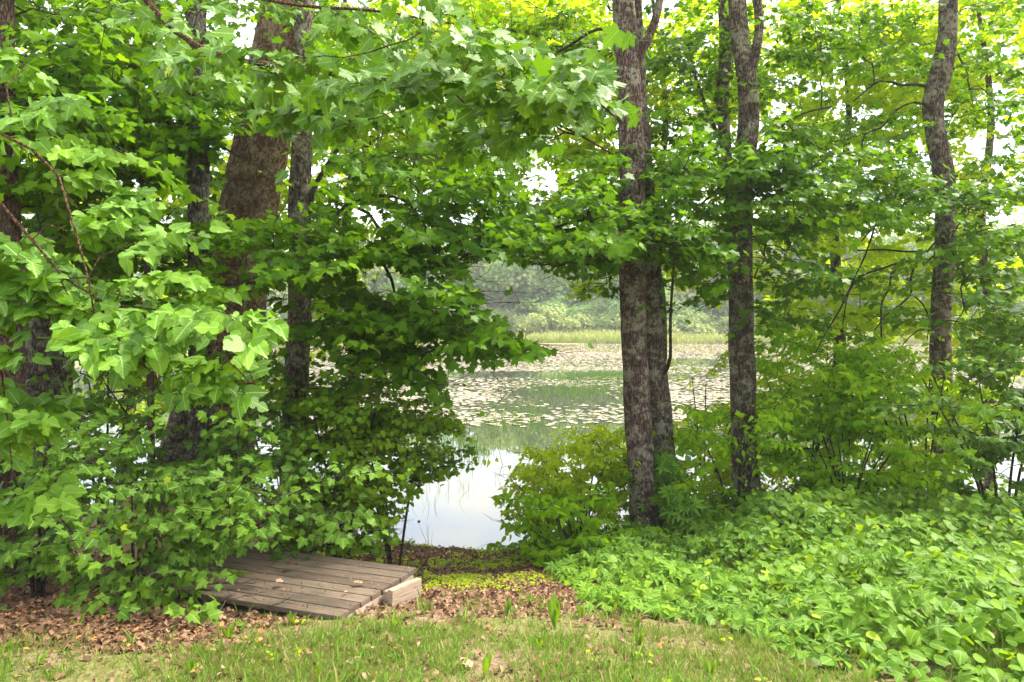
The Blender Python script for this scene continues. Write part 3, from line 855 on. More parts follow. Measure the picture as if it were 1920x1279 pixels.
plant('lakeside_maple', 'lichen-spotted slim maple whose arching dark boughs reach right over the pond', 'tree', b, w,
      [(760, 330, 150, 90, 6.4, 8.4, .65), (870, 330, 90, 90, 6.6, 8.2, .6), (800, 430, 130, 80, 6.3, 7.6, 1.15), (900, 430, 80, 70, 6.4, 7.4, 1.0), (820, 520, 100, 60, 6.2, 7.4, 1.1), (690, 610, 90, 70, 6.2, 7.6, 1.2),
       (790, 610, 110, 70, 6.1, 7.2, 1.35), (880, 620, 70, 50, 6.1, 6.9, 1.3), (960, 668, 45, 16, 6.2, 6.6, 1.8), (930, 640, 70, 28, 6.1, 6.7, 1.5), (740, 690, 110, 60, 6.1, 7.2, 1.3), (650, 240, 120, 90, 6.6, 8.2, .5), (620, 480, 80, 50, 6.3, 7.3, 1.1),
       (880, 520, 45, 30, 6.2, 7, 1.), (620, -100, 220, 100, 6.6, 8.4, .1), (700, 120, 130, 80, 6.8, 8.4, .35), (620, 660, 80, 90, 6.6, 7.6, .8)],
      seed=6, bark='bark_grey', limbs=[la, lb, lc, ld_], minz=1.5, leafsize=.092)
w, b = trunk_px([(286, 1000, 14), (280, 620, 12), (272, 420, 10), (266, 340, 9), (258, 250, 8), (252, 130, 6)], 6.3, 0)
plant('thin_sapling', 'thin reddish sapling stem rising left of the slim dark trunk', 'sapling', b, w, [(250, 200, 80, 110, 5.8, 6.8, .6)], seed=7, bark='bark_red', minz=1.9, sides=10)

# --- middle and right
w, b = trunk_px([(1212, 1003, 58), (1207, 960, 51), (1197, 800, 49), (1190, 660, 47), (1186, 520, 48), (1186, 420, 46), (1184, 280, 46), (1178, 130, 44), (1170, 30, 42), (1163, -200, 38)], 8.3, 3)
fk = wp([(1186, 135, 22), (1199, 105, 17), (1211, 82, 16), (1228, 40, 15), (1240, -20, 14), (1262, -200, 11)], 8.3)
ls = [wp([(1180, 440, 8), (1120, 415, 6, 7.9), (1060, 420, 5, 7.5), (1000, 450, 3, 7.2)], 8.3), wp([(1180, 62, 9), (1120, 55, 6, 8.6), (1060, 90, 5, 9), (1000, 120, 3, 9.4)], 8.3),
      wp([(1180, 330, 6), (1110, 380, 4.5, 8.6), (1040, 400, 3.5, 9), (980, 420, 3, 9.2)], 8.3)]
plant('forked_maple', 'foremost mottled maple trunk right of the pond view, forking near the top of the frame', 'tree', b, w,
      [(1090, 450, 130, 60, 6.8, 8.0, 1.25), (1020, 470, 60, 40, 6.8, 7.6, 1.2), (1170, 440, 120, 60, 6.8, 7.9, 1.1), (1100, 370, 110, 60, 7.4, 9.4, .8), (1110, 540, 60, 40, 8.2, 9.2, 1.1), (1230, 480, 110, 50, 6.8, 8., 1.), (1010, 130, 160, 110, 9, 11, .45),
       (1140, -130, 250, 90, 7.5, 9.5, .1), (1290, 350, 110, 70, 7, 8.1, 1.), (1000, 500, 40, 16, 6.8, 7.3, 1.5)], seed=8, bark='bark_pink', forks=[fk], limbs=ls, minz=2.2, leafsize=.092)
w, b = trunk_px([(1258, 972, 45), (1250, 900, 40), (1240, 780, 39), (1226, 640, 37), (1214, 480, 34), (1210, 330, 32), (1200, 200, 27), (1188, -80, 20)], 8.75, 2)
ls = [wp([(1236, 712, 7, 8.7), (1251, 692, 7, 8.6), (1257, 670, 6, 8.5), (1257, 600, 5.5, 8.4), (1261, 530, 5, 8.4), (1266, 470, 4.5, 8.4), (1277, 400, 4, 8.4), (1295, 330, 3, 8.3)], 8.7),
      wp([(1222, 560, 9), (1236, 500, 7), (1241, 455, 7), (1251, 420, 6), (1262, 348, 5), (1270, 280, 4)], 8.7), wp([(1242, 462, 5), (1256, 432, 5), (1278, 424, 4.5), (1302, 394, 4.5), (1336, 364, 4), (1370, 330, 3)], 8.7)]
plant('twin_maple', 'grey lichened maple trunk close behind the foremost mottled trunk', 'tree', b, w,
      [(1300, 480, 90, 50, 7.6, 9.2, .9), (1290, 280, 110, 90, 8, 9.6, .8), (1320, 590, 55, 45, 8., 9., .7), (1300, 540, 60, 30, 7.8, 9, .8)], seed=9, bark='bark_grey', limbs=ls, minz=1.7, leafsize=.092)
w, b = trunk_px([(1400, 975, 54), (1394, 800, 47), (1390, 640, 46), (1390, 540, 45), (1388, 440, 44), (1394, 330, 40), (1404, 220, 37), (1398, 130, 36), (1389, 90, 33), (1382, 0, 32), (1378, -200, 28)], 9.2, 3)
fk = [wp([(1404, 150, 22), (1415, 110, 18), (1424, 50, 17), (1419, -10, 16), (1410, -200, 13)], 9.2), wp([(1388, 520, 30, 9.5), (1374, 420, 22, 9.7), (1366, 330, 20, 9.8), (1360, 260, 21, 9.9), (1354, 175, 24, 10), (1361, 100, 26, 10), (1360, 0, 27, 10), (1357, -200, 24, 10)], 10)]
ls = [wp([(1372, 300, 8, 9.8), (1345, 250, 8), (1325, 205, 7), (1300, 130, 6), (1285, 60, 5)], 9.8), wp([(1408, 300, 7), (1450, 250, 5), (1500, 215, 4), (1560, 200, 3)], 9.2)]
plant('many_stemmed_maple', 'maple that splits into three upright stems between the twin trunks and the far-right trunk', 'tree', b, w,
      [(1400, 60, 170, 90, 8.8, 11, .5), (1500, 300, 140, 60, 8, 9.6, .9), (1560, 350, 150, 36, 7.6, 9.2, .8), (1440, 400, 110, 50, 7.8, 9.2, 1.0), (1420, 470, 110, 40, 7.8, 9, .8), (1500, 100, 130, 70, 9, 11, .4), (1420, -150, 280, 90, 8.5, 11, .1),
       (1480, 560, 80, 60, 8.2, 9.4, .7), (1290, 150, 100, 90, 9, 11, .45)], seed=10, bark='bark_grey', forks=fk, limbs=ls, minz=2., leafsize=.09)
w, b = trunk_px([(1778, 930, 44), (1766, 760, 38), (1764, 640, 36), (1768, 540, 34), (1774, 430, 36), (1770, 330, 36), (1755, 260, 34), (1749, 190, 36), (1760, 150, 38), (1775, 80, 33), (1778, 0, 32), (1782, -200, 28)], 10, 3)
ls = [wp([(1750, 180, 8.8), (1736, 162, 6.8), (1718, 158, 5.4), (1690, 160, 4.8), (1650, 152, 4.1), (1600, 190, 2.7)], 10), wp([(1752, 215, 6.8), (1738, 196, 5.4), (1715, 192, 4.8), (1684, 204, 4.1), (1652, 240, 4.1), (1622, 252, 3.4), (1612, 300, 3.4), (1600, 340, 2.0)], 9.9),
      wp([(1762, 378, 6.8), (1735, 371, 4.8, 9.6), (1715, 370, 4.4, 9.4), (1680, 395, 4.1, 9.2), (1640, 425, 3.4, 9), (1600, 470, 2.7, 8.8)], 10),
      wp([(1766, 500, 6.8), (1745, 492, 5.4, 9.8), (1700, 490, 4.8, 9.6), (1650, 505, 4.8, 9.4), (1620, 515, 4.1, 9.3), (1598, 535, 4.1, 9.2), (1575, 580, 3.4, 9.1), (1545, 630, 2.7, 9), (1530, 660, 2.0, 9)], 10),
      wp([(1690, 493, 4.1, 9.6), (1671, 515, 4.1, 9.5), (1668, 540, 3.7, 9.5), (1654, 565, 3.7, 9.4), (1652, 600, 3.4, 9.4), (1653, 636, 2.7, 9.3)], 9.5),
      wp([(1720, 488, 4.1, 9.7), (1708, 520, 4.1, 9.6), (1709, 548, 3.7, 9.6), (1690, 570, 3.4, 9.5), (1660, 592, 2.7, 9.4), (1640, 620, 2.0, 9.4)], 9.6),
      wp([(1712, 552, 3.4, 9.6), (1730, 570, 3.1, 9.6), (1742, 600, 2.7, 9.6), (1738, 640, 2.0, 9.6)], 9.6),
      wp([(1768, 620, 5.4), (1720, 620, 2.7), (1690, 650, 2.0)], 10), wp([(1640, 425, 3.4, 9), (1622, 480, 3.1, 9), (1592, 545, 2.7, 9), (1580, 610, 2.0, 9)], 9)]
plant('bent_maple', 'crooked lichen-flecked trunk at far right with drooping bare boughs on its left', 'tree', b, w,
      [(1700, 60, 190, 90, 9, 11.5, .45), (1850, 220, 110, 90, 9, 11, .5), (1640, 260, 110, 60, 8.8, 10.5, .35), (1620, 390, 130, 36, 7.8, 9.6, .7), (1830, 360, 120, 40, 7.8, 9.4, 1.3), (1870, 460, 90, 60, 7.6, 9.2, 1.2), (1870, 560, 90, 50, 7.6, 9.2, 1.1),
       (1720, 340, 110, 40, 8., 9.6, .5), (1780, -150, 260, 90, 9, 11, .1), (1880, 640, 80, 50, 7.6, 9, .9), (1690, 520, 90, 40, 9, 10.4, .45)], seed=11, bark='bark_grey', limbs=ls, minz=1.6, leafsize=.09)

# --- trees behind, near the water's edge, backlight painted into their leaf colour
def back_tree(label, seed, px, d, w0, ells, lean=0, c=1.):
    g = float(ground_z((px - CX) / F * d, d)); gy = HY - (g - EYE) / d * F
    w, b = trunk_px([(px, gy, w0 * 1.2), (px + lean * .3 + 9, 620, w0), (px + lean * .5 - 6, 430, w0 * .8), (px + lean * .8 + 16, 220, w0 * .55), (px + lean - 8, 0, w0 * .35)], d, 2)
    plant('sunlit_tree', label, 'tree', b, w, [(*e[:6], (e[6] if len(e) > 6 else 1.) * c) for e in ells], seed=seed, lmat='maple_backlit', spray='gold', bark='bark_dark', leafsize=.12, per_m2=9, bias=(0, -.1, 0), minz=1.2, leaf='maple_mid', sides=12, rough=.12)


back_tree('sunlit yellow-green tree behind the twin trunks, leaning over the middle of the pond view', 21, 1232, 12.0, 20,
          [(1090, 200, 140, 160, 10.5, 13, .75), (1000, 60, 160, 90, 10.5, 13, .55), (1100, 330, 110, 80, 10.5, 12.5, .8), (960, 380, 70, 60, 10.5, 12.5, .5), (1120, 560, 60, 50, 10.5, 12, .9), (1270, 400, 90, 140, 11, 13, .9), (1090, 470, 90, 50, 10.5, 12.5, .7), (930, 170, 90, 110, 11, 13, .7), (1010, 60, 200, 90, 10, 13, 1.2), (990, 300, 90, 80, 10.5, 12.5, .9), (1300, 120, 120, 120, 11, 13.5, 1.)], c=1.2)
back_tree('sunlit yellow-green tree showing between the slim maple and the arching boughs', 22, 655, 11.6, 22,
          [(700, 420, 110, 120, 10.5, 12.5, .9), (640, 560, 80, 110, 10.5, 12.2, .9), (760, 240, 140, 120, 11, 13, 1.3), (850, 170, 110, 130, 11, 13, 1.2), (700, 90, 130, 90, 11, 13, 1.3), (880, 60, 90, 70, 11, 13, .8), (600, 340, 80, 120, 10.5, 12.5, .8), (690, 640, 90, 70, 10.5, 12, .8), (840, 330, 70, 80, 11, 13, .6)])
back_tree('sunlit yellow-green tree glimpsed behind the slim dark trunk at left', 23, 235, 12.0, 20,
          [(270, 360, 170, 130, 11, 13, .75), (400, 220, 120, 130, 11, 13, .65), (180, 520, 150, 110, 11, 13, .7), (330, 700, 150, 110, 11, 12.6, .6), (100, 250, 110, 140, 11, 13, .6)])
back_tree('backlit yellow tree filling the gap left of the crooked far-right trunk', 24, 1560, 13.2, 20,
          [(1540, 480, 140, 110, 11.5, 14.5, 1.0), (1500, 600, 110, 70, 11.5, 13.5, .9), (1640, 560, 100, 90, 11.5, 14, .9), (1480, 350, 110, 90, 12, 14.5, .8), (1620, 330, 130, 90, 12, 15, .8), (1440, 500, 60, 120, 11.5, 13.5, .8), (1560, 110, 210, 140, 12, 15, 1.9), (1440, 250, 90, 100, 12, 14, .55)], lean=20, c=.72)
back_tree('backlit yellow tree behind the dark layered boughs at the right edge', 25, 1850, 12.6, 20,
          [(1850, 420, 110, 110, 11.5, 14, .8), (1700, 400, 80, 110, 11.5, 14, .8), (1870, 250, 100, 120, 11.5, 14.5, .7), (1850, 590, 110, 60, 11.2, 13, .9), (1720, 620, 90, 50, 11.5, 13, .7), (1860, 60, 120, 110, 12, 14.5, 1.8), (1700, 150, 100, 120, 12, 14.5, 1.7)], lean=-10, c=.75)

# --- near boughs from trees just outside the frame
w = [(-4.2, 4.0, .0, .17), (-4.15, 4.0, 1.5, .15), (-4.0, 3.95, 3., .13), (-3.9, 3.9, 5, .10), (-3.8, 3.9, 7, .05)]
w[0] = (w[0][0], w[0][1], float(ground_z(w[0][0], w[0][1])) - .05, w[0][3])
ls = [wp([(-330, 0, 22, 3.9), (-150, -110, 18, 3.8), (60, -120, 15, 3.7), (230, -40, 13, 3.55), (330, 60, 11, 3.5), (420, 105, 10, 3.4), (560, 130, 10, 3.3), (720, 150, 9, 3.2), (880, 160, 8, 3.15), (1020, 175, 6, 3.1), (1120, 190, 5, 3.05), (1165, 230, 3, 3.0)], 3.5),
      wp([(240, -35, 9, 3.55), (400, -20, 7, 3.5), (560, 10, 6, 3.4), (700, 20, 5, 3.3), (850, 45, 4, 3.2)], 3.4), wp([(900, 162, 6, 3.15), (1000, 210, 5, 3.1), (1090, 255, 4, 3.05), (1150, 290, 3, 3.0)], 3.1)]
plant('overhanging_maple', 'nearest maple, sending one bright leafy bough across the top of the view', 'tree', (w[0][0], w[0][1], w[0][2] + .05), w,
      [(310, 125, 80, 24, 3.2, 3.7, 1.0), (430, 135, 100, 30, 3.1, 3.6, 1.15), (560, 165, 95, 36, 3.0, 3.5, 1.2), (680, 200, 95, 36, 3.0, 3.4, 1.2), (800, 200, 95, 34, 2.95, 3.3, 1.25), (900, 190, 80, 36, 2.95, 3.3, 1.25),
       (1000, 205, 80, 44, 2.9, 3.25, 1.3), (1080, 215, 70, 48, 2.85, 3.2, 1.4), (1125, 240, 30, 46, 2.85, 3.1, 1.4), (800, 70, 80, 36, 3.0, 3.4, 1.1), (600, 40, 50, 20, 3.1, 3.5, .8), (700, 110, 60, 20, 3.0, 3.4, .8)],
      seed=31, spray='maple_big', leaf='maple_hi', lmat='maple_near', bark='bark_grey', limbs=ls, leafsize=.074, per_m2=17, bias=(0, -1.25, 0), scale=.62, youngest=.22, minz=3., twigmat='twig_red', rbase=.0028,
      gaps=[(rect(1195, 0, 1400, 420), 4, 1.)])
w = [(-3.3, 2.6, .0, .12), (-3.2, 2.62, 1.2, .11), (-3.05, 2.65, 2.2, .09), (-2.95, 2.7, 3.2, .07), (-2.9, 2.7, 4.5, .03)]
w[0] = (w[0][0], w[0][1], float(ground_z(w[0][0], w[0][1])) - .05, w[0][3])
ls = [wp([(-460, 190, 12.0, 2.7), (-260, 240, 9.6, 2.6), (-100, 300, 7.8, 2.5), (0, 380, 6.6, 2.45), (60, 450, 5.4, 2.4), (120, 520, 4.2, 2.35), (200, 570, 3.6, 2.3), (290, 580, 3.0, 2.3), (380, 600, 2.7, 2.25), (440, 650, 2.4, 2.25), (480, 720, 1.8, 2.2)], 2.4),
      wp([(-150, 280, 6.6, 2.55), (0, 250, 5.4, 2.5), (110, 330, 4.8, 2.45), (140, 430, 4.2, 2.4), (165, 520, 3.6, 2.35), (180, 610, 3.0, 2.3), (150, 700, 1.8, 2.3)], 2.4),
      wp([(-300, 380, 6.0, 2.55), (-120, 480, 4.8, 2.45), (-40, 580, 4.2, 2.4), (0, 680, 3.6, 2.35), (15, 800, 3.0, 2.3), (25, 900, 1.8, 2.3)], 2.4)]
plant('mulberry_tree', 'nearest tree at left, drooping bright glossy lobed mulberry leaves into the view', 'tree', (w[0][0], w[0][1], w[0][2] + .05), w,
      [(130, 545, 60, 40, 2.3, 2.7, 1.), (220, 560, 70, 35, 2.25, 2.65, 1.2), (310, 575, 50, 30, 2.2, 2.55, 1.2), (375, 610, 40, 36, 2.15, 2.45, 1.3), (190, 630, 70, 36, 2.25, 2.6, 1.), (290, 650, 60, 40, 2.2, 2.5, 1.1), (430, 650, 26, 30, 2.15, 2.4, 1.4), (460, 730, 8, 26, 2.15, 2.4, 2.),
       (320, 720, 22, 18, 2.2, 2.4, 1.6), (160, 700, 40, 16, 2.25, 2.5, 1.), (10, 620, 40, 50, 2.25, 2.6, 1.), (-20, 760, 50, 60, 2.2, 2.5, 1.1), (-30, 890, 40, 60, 2.2, 2.5, 1.), (0, 480, 50, 50, 2.35, 2.7, .8), (140, 410, 40, 26, 2.35, 2.7, 1.), (180, 350, 20, 14, 2.4, 2.7, 1.),
       (30, 250, 50, 40, 2.45, 2.8, .8), (60, 150, 40, 30, 2.5, 2.9, .5), (110, 320, 30, 20, 2.4, 2.7, .6), (210, 470, 36, 20, 2.3, 2.6, .8)],
      seed=32, spray='maple_big', leaf='mulberry', lmat='mulberry', bark='bark_grey', limbs=ls, leafsize=.060, per_m2=18, bias=(.1, -.9, 0), scale=.34, minz=3., twigmat='twig_red', rbase=.0024)


# ================================================================== SHRUBS
def shrub(name, label, cat, px, d, ells, seed, n_st=4, hpx=None, off=0, **kw):
    x = (px - CX) / F * d
    g = float(ground_z(x, d)); rng = np.random.default_rng(seed)
    top = EYE - ((hpx or min(e[1] - e[3] * .4 for e in ells)) - HY) / F * d
    H = max(.35, top - g)
    st = []
    for k in range(n_st):
        a = rng.uniform(0, 6.28); q = rng.uniform(.12, .34) * H
        st.append([(x + .05 * math.cos(a), d + .05 * math.sin(a), g - .03, .016), (x + q * .5 * math.cos(a), d + q * .5 * math.sin(a), g + H * .45, .012), (x + q * 1.3 * math.cos(a), d + q * 1.3 * math.sin(a), g + H * .9, .006)])
    return plant(name, label, cat, (x, d, g), st[0], ells, seed=seed, forks=st[1:], sides=8, rough=.03, bark=kw.pop('bark', 'twig'), **kw)


SAP = dict(spray='sapling', leaf='maple_mid', lmat='sapling', leafsize=.070, per_m2=25, bias=(0, -.75, 0), rbase=.0028, youngest=.03)
shrub('maple_sapling', 'bushy maple sapling at the bottom left corner over the dead leaves', 'sapling', 70, 5.0, [(70, 930, 130, 130, 4.4, 5.4, 1.1), (40, 1060, 130, 50, 4.3, 5., 1.0), (150, 850, 120, 80, 4.8, 5.7, .9)], 101, **SAP)
shrub('maple_sapling', 'maple sapling in front of the tan panel, its leaves hanging to the leaf litter', 'sapling', 250, 4.9, [(230, 1030, 130, 70, 4.3, 5.1, 1.25), (200, 920, 120, 80, 4.6, 5.5, 1.0), (300, 1090, 80, 38, 4.2, 4.8, 1.0), (110, 1080, 60, 40, 4.3, 4.8, .9)], 102, **SAP)
shrub('maple_sapling', 'maple sapling whose bright leaves overhang the back corner of the deck', 'sapling', 430, 5.7, [(480, 930, 130, 80, 4.7, 5.9, 1.2), (400, 870, 110, 70, 5.2, 6.2, 1.0), (540, 990, 70, 35, 4.7, 5.4, 1.1), (390, 1010, 80, 55, 4.6, 5.4, 1.1), (395, 1070, 50, 32, 4.4, 4.9, 1.3), (350, 1095, 40, 26, 4.3, 4.7, 1.1)], 103, **SAP)
shrub('maple_sapling', 'shaded maple sapling below the slanting trunk at left', 'sapling', 200, 6.8, [(170, 800, 190, 70, 6.2, 7.4, .9), (330, 900, 110, 60, 6.2, 7., .8), (60, 760, 90, 80, 6, 7.2, .9), (460, 830, 90, 60, 6.3, 7.2, 1.1), (470, 750, 70, 60, 6.5, 7.3, 1.0), (330, 640, 110, 50, 6.4, 7.4, .8)], 104, **SAP)
shrub('round_leaved_shrub', 'shrub with small round leaves in front of the slanting trunk', 'shrub', 372, 7.2, [(355, 735, 50, 60, 6.6, 7.3, 1.2), (310, 690, 60, 50, 6.6, 7.3, .7), (440, 700, 40, 60, 6.8, 7.5, .5)], 105, spray='round', leaf='round', lmat='round', leafsize=.062, per_m2=13)
RND = dict(spray='round', leaf='round', lmat='round', leafsize=.054, per_m2=44, bias=(0, -.3, 0), rbase=.0026)
shrub('dense_shrub', 'dense dark round-leaved shrub directly behind the wooden deck', 'shrub', 640, 6.7, [(640, 870, 90, 110, 6.0, 7.2, 1.2), (690, 960, 80, 80, 5.9, 6.9, 1.2), (600, 1000, 80, 50, 5.9, 6.6, 1.0), (560, 800, 80, 80, 6.6, 7.4, 1.0), (640, 760, 80, 60, 6.4, 7.4, .9), (690, 1030, 45, 32, 6.0, 6.6, 1.2)], 106, n_st=7, **RND)
shrub('leaning_shrub', 'round-leaved shrub drooping over the open water left of the pond view', 'shrub', 742, 7.4, [(740, 850, 90, 90, 6.8, 7.9, 1.2), (800, 790, 70, 60, 6.9, 7.8, 1.2), (840, 850, 50, 50, 6.9, 7.6, 1.3), (770, 920, 40, 30, 6.9, 7.5, 1.2), (720, 760, 80, 60, 6.9, 7.9, 1.0), (870, 880, 26, 14, 7., 7.4, 1.6), (740, 990, 26, 24, 6.9, 7.3, 1.)], 107, n_st=5, **RND)
OV = dict(spray='ovate', leaf='ovate', lmat='ovate', leafsize=.076, per_m2=20, bias=(0, -.4, 0), rbase=.0026)
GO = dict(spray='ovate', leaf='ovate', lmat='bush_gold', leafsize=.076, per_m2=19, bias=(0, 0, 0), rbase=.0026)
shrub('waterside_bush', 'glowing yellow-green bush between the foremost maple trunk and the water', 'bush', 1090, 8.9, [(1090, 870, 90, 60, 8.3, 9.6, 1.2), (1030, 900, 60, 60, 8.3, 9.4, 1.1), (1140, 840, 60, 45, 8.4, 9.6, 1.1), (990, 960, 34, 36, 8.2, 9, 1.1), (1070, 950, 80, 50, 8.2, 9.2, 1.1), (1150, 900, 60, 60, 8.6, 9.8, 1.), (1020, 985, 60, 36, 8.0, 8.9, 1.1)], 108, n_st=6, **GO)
shrub('waterside_bush', 'darker green bush at the foot of the foremost maple trunk, beside the path', 'bush', 1080, 7.5, [(1080, 1000, 90, 55, 6.9, 8.0, 1.25), (1030, 1030, 60, 45, 6.8, 7.7, 1.2), (1140, 960, 60, 50, 7.2, 8.1, 1.1), (1000, 1000, 40, 40, 7.1, 7.8, 1.), (950, 950, 28, 18, 7.2, 7.7, .9), (1110, 1050, 80, 30, 6.6, 7.3, 1.)], 109, n_st=6, **OV)
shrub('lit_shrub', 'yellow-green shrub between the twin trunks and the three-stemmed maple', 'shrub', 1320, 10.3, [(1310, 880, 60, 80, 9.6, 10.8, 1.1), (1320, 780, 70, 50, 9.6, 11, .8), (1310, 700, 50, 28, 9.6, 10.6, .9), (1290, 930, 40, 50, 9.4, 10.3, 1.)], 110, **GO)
shrub('leafy_shrub', 'green shrub crossing the foot of the three-stemmed maple', 'shrub', 1380, 8.6, [(1370, 790, 90, 45, 8, 9, 1.1), (1330, 840, 70, 70, 8, 9, .9), (1440, 830, 70, 60, 8, 9, 1.), (1340, 960, 70, 50, 7.8, 8.7, .9)], 111, **OV)
shrub('leafy_shrub', 'tall green shrub right of the three-stemmed maple', 'shrub', 1510, 9.4, [(1490, 720, 90, 60, 8.8, 10, 1.), (1560, 800, 110, 70, 8.6, 9.8, 1.1), (1500, 870, 80, 60, 8.4, 9.4, 1.), (1460, 650, 60, 40, 9, 10, .8), (1600, 700, 80, 50, 9, 10, .9)], 112, n_st=6, **OV)
shrub('leafy_shrub', 'broad green shrub hiding the foot of the crooked far-right trunk', 'shrub', 1730, 8.6, [(1720, 800, 120, 70, 7.9, 9.2, 1.15), (1660, 700, 110, 50, 8.2, 9.4, 1.0), (1760, 700, 90, 45, 8.4, 9.4, 1.), (1640, 880, 90, 50, 7.8, 8.8, .9), (1760, 880, 90, 40, 7.8, 8.8, .8)], 113, n_st=8, **OV)
shrub('leafy_shrub', 'green shrub with paler rounded leaves at the right edge', 'shrub', 1880, 6.9, [(1870, 800, 90, 70, 6.2, 7.3, 1.1), (1850, 700, 90, 60, 6.6, 7.6, 1.0), (1890, 900, 60, 50, 6., 7., .8), (1790, 790, 60, 50, 6.4, 7.3, .8)], 114, n_st=5, **{**OV, 'lmat': 'sapling', 'leaf': 'round', 'leafsize': .07})
shrub('lit_shrub', 'backlit yellow shrub low behind the green shrubs at right', 'shrub', 1600, 11.2, [(1560, 740, 170, 60, 10.4, 11.6, .8), (1650, 850, 150, 70, 10.2, 11.4, .8), (1440, 900, 90, 60, 10, 11, .8), (1800, 720, 120, 60, 10.4, 11.6, .7)], 115, **GO)
shrub('twiggy_shrub', 'shrub of bare dark stems under the green shrubs at right', 'shrub', 1590, 8.2, [(1600, 900, 70, 30, 7.8, 8.6, .6)], 116, n_st=12, hpx=800, **OV)
shrub('creeper_on_trunk', 'five-leaved creeper climbing the foot of the twin trunks', 'creeper', 1245, 8.1, [(1240, 900, 22, 60, 8.0, 8.3, 2.), (1250, 980, 40, 40, 7.8, 8.2, 1.8), (1180, 935, 22, 20, 8.0, 8.2, 1.2)], 117, n_st=2, spray='sapling', leaf='palmate', lmat='creeper', leafsize=.10, per_m2=26, bias=(0, -1.2, 0), scale=.5)

# ================================================================== DECK AND SMALL THINGS
def wood_mat(name, base, light, dirt=.5, seamx=None):
    m, nt, out = new_mat(name); L = nt.links.new
    tc = nd(nt, 'TexCoord'); mp = nd(nt, 'Mapping'); mp.inputs['Scale'].default_value = (1.6, 26, 26); L(tc.outputs['Object'], mp.inputs[0])
    n = nd(nt, 'TexNoise', ins={'Scale': 3., 'Detail': 7., 'Roughness': .65, 'Distortion': .6}); L(mp.outputs[0], n.inputs['Vector'])
    n2 = nd(nt, 'TexNoise', ins={'Scale': 5., 'Detail': 6., 'Roughness': .7}); L(tc.outputs['Object'], n2.inputs['Vector'])
    c = ramp(nt, n.outputs[0], [(.3, tuple(v * .55 for v in base)), (.5, base), (.72, light)])
    f = nd(nt, 'MapRange', ins={1: .48, 2: .68, 3: 0., 4: dirt}); L(n2.outputs[0], f.inputs[0])
    c = mixc(nt, c, (.075, .058, .038), f.outputs[0])
    n3 = nd(nt, 'TexNoise', ins={'Scale': 90., 'Detail': 2.}); L(tc.outputs['Object'], n3.inputs['Vector'])
    g = nd(nt, 'MapRange', ins={1: .66, 2: .72, 3: 0., 4: .5}); L(n3.outputs[0], g.inputs[0])
    c = mixc(nt, c, (.36, .29, .22), g.outputs[0])
    sx = nd(nt, 'SeparateXYZ'); L(tc.outputs['Object'], sx.inputs[0])
    wn = nd(nt, 'TexWhiteNoise', noise_dimensions='1D'); L(math_(nt, 'FLOOR', math_(nt, 'DIVIDE', sx.outputs[1], .122)), wn.inputs['W'])
    pv_ = nd(nt, 'MapRange', ins={1: 0., 2: 1., 3: .72, 4: 1.18}); L(wn.outputs['Value'], pv_.inputs[0])
    hv = nd(nt, 'HueSaturation'); L(c, hv.inputs['Color']); L(pv_.outputs[0], hv.inputs['Value']); c = hv.outputs[0]
    n4 = nd(nt, 'TexNoise', ins={'Scale': 2.2, 'Detail': 5., 'Roughness': .7}); L(tc.outputs['Object'], n4.inputs['Vector'])
    st_ = nd(nt, 'MapRange', ins={1: .5, 2: .66, 3: 0., 4: dirt}); L(n4.outputs[0], st_.inputs[0])
    c = mixc(nt, c, (.10, .088, .06), st_.outputs[0])
    b = nd(nt, 'BsdfPrincipled', ins={'Roughness': .85, 'Specular IOR Level': .2}); L(c, b.inputs['Base Color'])
    bp = nd(nt, 'Bump', ins={'Strength': .6, 'Distance': .006}); L(n.outputs[0], bp.inputs['Height']); L(bp.outputs[0], b.inputs['Normal'])
    L(b.outputs[0], out.inputs[0]); return m


def boxes(name, bl, mat, parent=None, bevel=.004, jit=0.):
    """bl: list of (centre, half sizes, rotz) in local axes, bevelled, one mesh"""
    import bmesh
    bm = bmesh.new()
    for c, h, *rz in bl:
        g = bmesh.ops.create_cube(bm, size=2.)
        for v in g['verts']:
            p = v.co.copy(); p.x *= h[0]; p.y *= h[1]; p.z *= h[2]
            if rz:
                a = rz[0]; p.x, p.y = p.x * math.cos(a) - p.y * math.sin(a), p.x * math.sin(a) + p.y * math.cos(a)
            v.co = p; v.co.x += c[0]; v.co.y += c[1]; v.co.z += c[2]
    bmesh.ops.bevel(bm, geom=bm.edges[:], offset=bevel, segments=2, affect='EDGES')
    me = bpy.data.meshes.new(name); bm.to_mesh(me); bm.free(); me.materials.append(mat)
    o = bpy.data.objects.new(name, me); COL.objects.link(o)
    if parent: o.parent = parent
    return o


DW = wood_mat('weathered_deck_wood', (.125, .092, .066), (.190, .146, .110), .5)
FW = wood_mat('pale_weathered_board', (.33, .25, .18), (.47, .37, .28), .2)
r = np.random.default_rng(21)
FC = P(634, 1157, 4.27); rz = math.atan2(-.375, .927)        # front right corner of the deck; local -x runs along the planks, +y to the pond
deck = empty('wooden_deck', FC, 'low weathered wooden deck platform of brown planks lying on the slope beside the path', 'deck platform')
deck.rotation_euler = (math.radians(-1.2), math.radians(-1.6), rz)
bl = []; y = 0.
for k in range(8):
    wd = .121; ln = 1.70
    bl.append(((-ln / 2 + r.uniform(-.006, .006), y + wd / 2, -.016 + r.uniform(-.002, .002)), (ln / 2, wd / 2 - .003, .017), r.uniform(-.002, .002)))
    y += wd + .001
boxes('planks', bl, DW, deck, .003)
boxes('side_board', [((-.016, .47, -.102), (.018, .455, .066))], FW, deck, .003)
boxes('rear_board', [((-.80, .955, -.10), (.76, .016, .062))], FW, deck, .003)
for jx in (-.55, -1.15, -1.62): boxes('joist', [((jx, .47, -.098), (.018, .43, .06))], FW, deck, .003)
